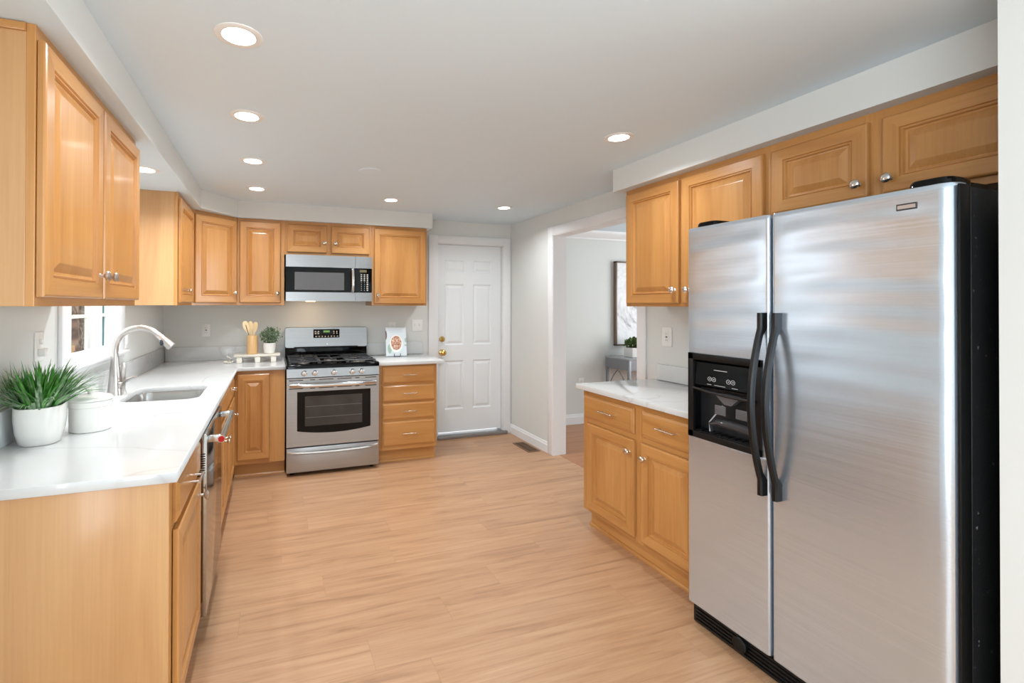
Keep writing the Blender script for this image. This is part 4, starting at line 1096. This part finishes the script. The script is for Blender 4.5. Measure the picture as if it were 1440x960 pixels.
for k in range(26):
    a = rnd.uniform(0, 2 * PI); r = rnd.uniform(0.01, 0.075); e = Vector((r * math.cos(a), r * math.sin(a) * 0.7, rnd.uniform(0.13, 0.225)))
    mb.tube([(r * 0.15 * math.cos(a), r * 0.15 * math.sin(a), 0.084), tuple(e * 0.6 + Vector((0, 0, 0.04))), tuple(e)], [0.0015, 0.0012, 0.0008], 4)
mb.build('stems', plain('stem_green', S(80, 96, 60), 0.7), t)
mb = MB(); bush(mb, (0.0, 0, 0.155), 0.075, 0.06, 0.062, 520, 0.017, rnd); bush(mb, (0.025, 0, 0.165), 0.085, 0.065, 0.07, 140, 0.016, rnd)
mb.build('foliage', sage_leaf, t, smooth=0)
t = thing('bead_garland', 'pale wooden bead garland trailing off left end of riser', 'garland', (-0.36, 4.42, ZCT))
cream = plain('cream_bead', S(222, 216, 202), 0.5)
gp = [(0.035, -0.03, 0.0095), (0.018, -0.04, 0.0095), (0.0, -0.043, 0.0095), (-0.018, -0.036, 0.0095), (-0.03, -0.022, 0.0095), (-0.028, -0.004, 0.0095), (-0.015, 0.01, 0.0095), (0.003, 0.014, 0.012), (0.018, 0.006, 0.022), (0.02, -0.008, 0.034), (0.008, -0.014, 0.046), (-0.008, -0.01, 0.052)]
MB().tube([(x, y, z) for x, y, z in gp], 0.0015, 6).build('cord', cream, t)
for p in gp: MB().sphere(p, 0.0088, seg=12).build('bead', cream, t)

# cookbook on small easel, right of range
t = thing('display_easel', 'small black wire easel holding the cookbook', 'easel', (1.128, 4.49, ZCT))
mb = MB()
mb.tube([(-0.025, -0.035, 0.003), (0.035, -0.035, 0.003)], 0.003, 6); mb.tube([(-0.025, -0.035, 0.003), (-0.025, -0.035, 0.032)], 0.003, 6); mb.tube([(0.035, -0.035, 0.003), (0.035, -0.035, 0.032)], 0.003, 6)
mb.tube([(-0.025, -0.035, 0.003), (-0.025, 0.04, 0.003)], 0.003, 6); mb.tube([(0.035, -0.035, 0.003), (0.035, 0.04, 0.003)], 0.003, 6); mb.tube([(-0.025, 0.04, 0.003), (0.005, 0.06, 0.12), (0.035, 0.04, 0.003)], 0.003, 6)
mb.build('wire_frame', black_matte, t)
t = thing('cookbook', 'white cookbook with food bowl cover propped on the easel', 'book', (1.128, 4.466, ZCT + 0.0065))
paper = plain('white_cover', S(214, 222, 226), 0.3)
bk = MB()
def tilt(x, y, z): return (x, y + z * 0.16, z)
bk.loft([[tilt(-0.102, 0, 0), tilt(0.102, 0, 0), tilt(0.102, 0.018, 0), tilt(-0.102, 0.018, 0)], [tilt(-0.102, 0, 0.272), tilt(0.102, 0, 0.272), tilt(0.102, 0.018, 0.272), tilt(-0.102, 0.018, 0.272)]])
bo = bk.build('cover', paper, t, smooth=0)
def disc(cx, cz, rx, rz, y, x0=-0.102, x1=0.102, seg=28):
    return [tilt(min(max(cx + rx * math.cos(2 * PI * k / seg), x0), x1), y, cz + rz * math.sin(2 * PI * k / seg)) for k in range(seg)]
mb = MB(); mb.face(disc(0.0, 0.118, 0.064, 0.083, -0.0006)); mb.build('printed_plate', plain('plate_print', S(244, 240, 234), 0.3), bo, smooth=0)
fd = NT('food_print'); fd.setp(rough=0.4)
vv = fd.node('ShaderNodeTexVoronoi'); vv.inputs['Scale'].default_value = 85; fd.link(fd.coords(), vv.inputs['Vector'])
sepr = fd.node('ShaderNodeSeparateColor'); fd.link(vv.outputs['Color'], sepr.inputs[0])
fd.link(fd.ramp(sepr.outputs[0], [(0.0, S(140, 92, 78)), (0.3, S(178, 122, 98)), (0.55, S(206, 160, 150)), (0.75, S(226, 204, 168)), (1.0, S(160, 112, 80))]), fd.b.inputs['Base Color'])
mb = MB(); mb.face(disc(0.0, 0.124, 0.053, 0.068, -0.0011)); mb.build('printed_food', fd.m, bo, smooth=0)
mb = MB(); mb.face(disc(-0.102, 0.2, 0.012, 0.045, -0.0008)); mb.build('printed_food', plain('dark_food_print', S(92, 62, 52), 0.4), bo, smooth=0)
mb = MB(); mb.face(disc(0.1, 0.15, 0.016, 0.022, -0.0008)); mb.face(disc(0.1, 0.1, 0.02, 0.008, -0.0008)); mb.face(disc(-0.066, 0.07, 0.02, 0.045, -0.0003)); mb.build('printed_herbs', plain('herb_print', S(164, 186, 172), 0.4), bo, smooth=0)
mb = MB()
for z, a, b in ((0.243, -0.07, 0.06), (0.225, -0.06, 0.07)): mb.face([tilt(a, -0.0006, z), tilt(b, -0.0006, z), tilt(b, -0.0006, z + 0.007), tilt(a, -0.0006, z + 0.007)])
mb.build('printed_title', plain('title_print', S(196, 204, 218), 0.4), bo, smooth=0)

# ---------------------------------------------------------------- dining room
silv = plain('grey_metal_paint', S(142, 145, 150), 0.4, metal=0.3)
t = thing('console_table', 'grey console table with arched side rails in the dining room', 'table', (4.35, 4.545, 0))
HX, HYt = 0.56, 0.185
MB().box(-HX - 0.015, HX + 0.015, -HYt - 0.012, HYt + 0.012, 0.775, 0.795, 0.004).build('table_top', plain('grey_top', S(168, 170, 174), 0.25), t)
mb = MB()
for y in (-HYt, HYt): mb.box(-HX, HX, y - 0.01, y + 0.01, 0.66, 0.775)
for x in (-HX, HX): mb.box(x - 0.01, x + 0.01, -HYt, HYt, 0.66, 0.775)
mb.build('apron', silv, t)
for x in (-HX, HX):
    for y in (-HYt, HYt): MB().box(x - 0.014, x + 0.014, y - 0.014, y + 0.014, 0.002, 0.7745, 0.002).build('leg', silv, t)
def arcs(fixed, axis, a, b):
    mb = MB(); m = (a + b) / 2
    for s, e in ((a, m), (b, m)):
        pts = []
        for k in range(11):
            u = k / 10 * PI / 3; v = s + (e - s) * (1 - math.cos(u)) / 0.5; z = 0.28 + 0.37 * math.sin(u) / math.sin(PI / 3)
            pts.append((fixed, v, z) if axis == 0 else (v, fixed, z))
        mb.tube(pts, 0.007, 6)
    if axis == 0: mb.box(fixed - 0.007, fixed + 0.007, a, b, 0.273, 0.287)
    else: mb.box(a, b, fixed - 0.007, fixed + 0.007, 0.273, 0.287)
    return mb.build('arched_rail', silv, t)
arcs(-HX, 0, -HYt + 0.012, HYt - 0.012); arcs(HX, 0, -HYt + 0.012, HYt - 0.012)
for k in range(3): arcs(-HYt, 1, -HX + 0.012 + k * 0.365, -HX + 0.012 + (k + 1) * 0.365)
t = thing('planter', 'white square planter of green boxwood on the console table', 'plant', (4.05, 4.53, 0.7955))
MB().loft([[(x, y, z) for x, y in rrect(-a, a, -b, b, 0.008, 3)] for a, b, z in ((0.125, 0.07, 0.0004), (0.13, 0.075, 0.004), (0.135, 0.078, 0.11), (0.13, 0.073, 0.112), (0.128, 0.07, 0.1))]).build('box', white_plastic, t)
mb = MB(); rnd = random.Random(9); bush(mb, (0, 0, 0.15), 0.15, 0.09, 0.06, 700, 0.032, rnd); mb.build('foliage', box_leaf, t, smooth=0)
t = thing('wall_art', 'framed pale marbled abstract art on the dining room wall', 'picture', (4.42, 4.769, 0.912))
wal = wood('walnut_frame', 2, S(98, 82, 70), S(120, 103, 90), S(140, 122, 108), 0.5)
mb = MB(); W2, H2 = 0.51, 1.02
for a, b, c, d in ((-W2, -W2 + 0.018, 0, H2), (W2 - 0.018, W2, 0, H2), (-W2, W2, 0, 0.018), (-W2, W2, H2 - 0.018, H2)): mb.box(a, b, -0.05, -0.0005, c, d, 0.002)
mb.build('frame', wal, t)
am = NT('marbled_print'); am.setp(rough=0.5)
nv = am.noise(am.coords((1, 1, 0.8)), 2.6, 7, 0.6, 1.4)
am.link(am.ramp(nv, [(0.36, S(120, 122, 128)), (0.42, S(206, 207, 211)), (0.5, S(236, 236, 238)), (0.58, S(222, 223, 226)), (0.64, S(240, 240, 241))]), am.b.inputs['Base Color'])
MB().box(-W2 + 0.017, W2 - 0.017, -0.036, -0.012, 0.017, H2 - 0.017).build('canvas', am.m, t)
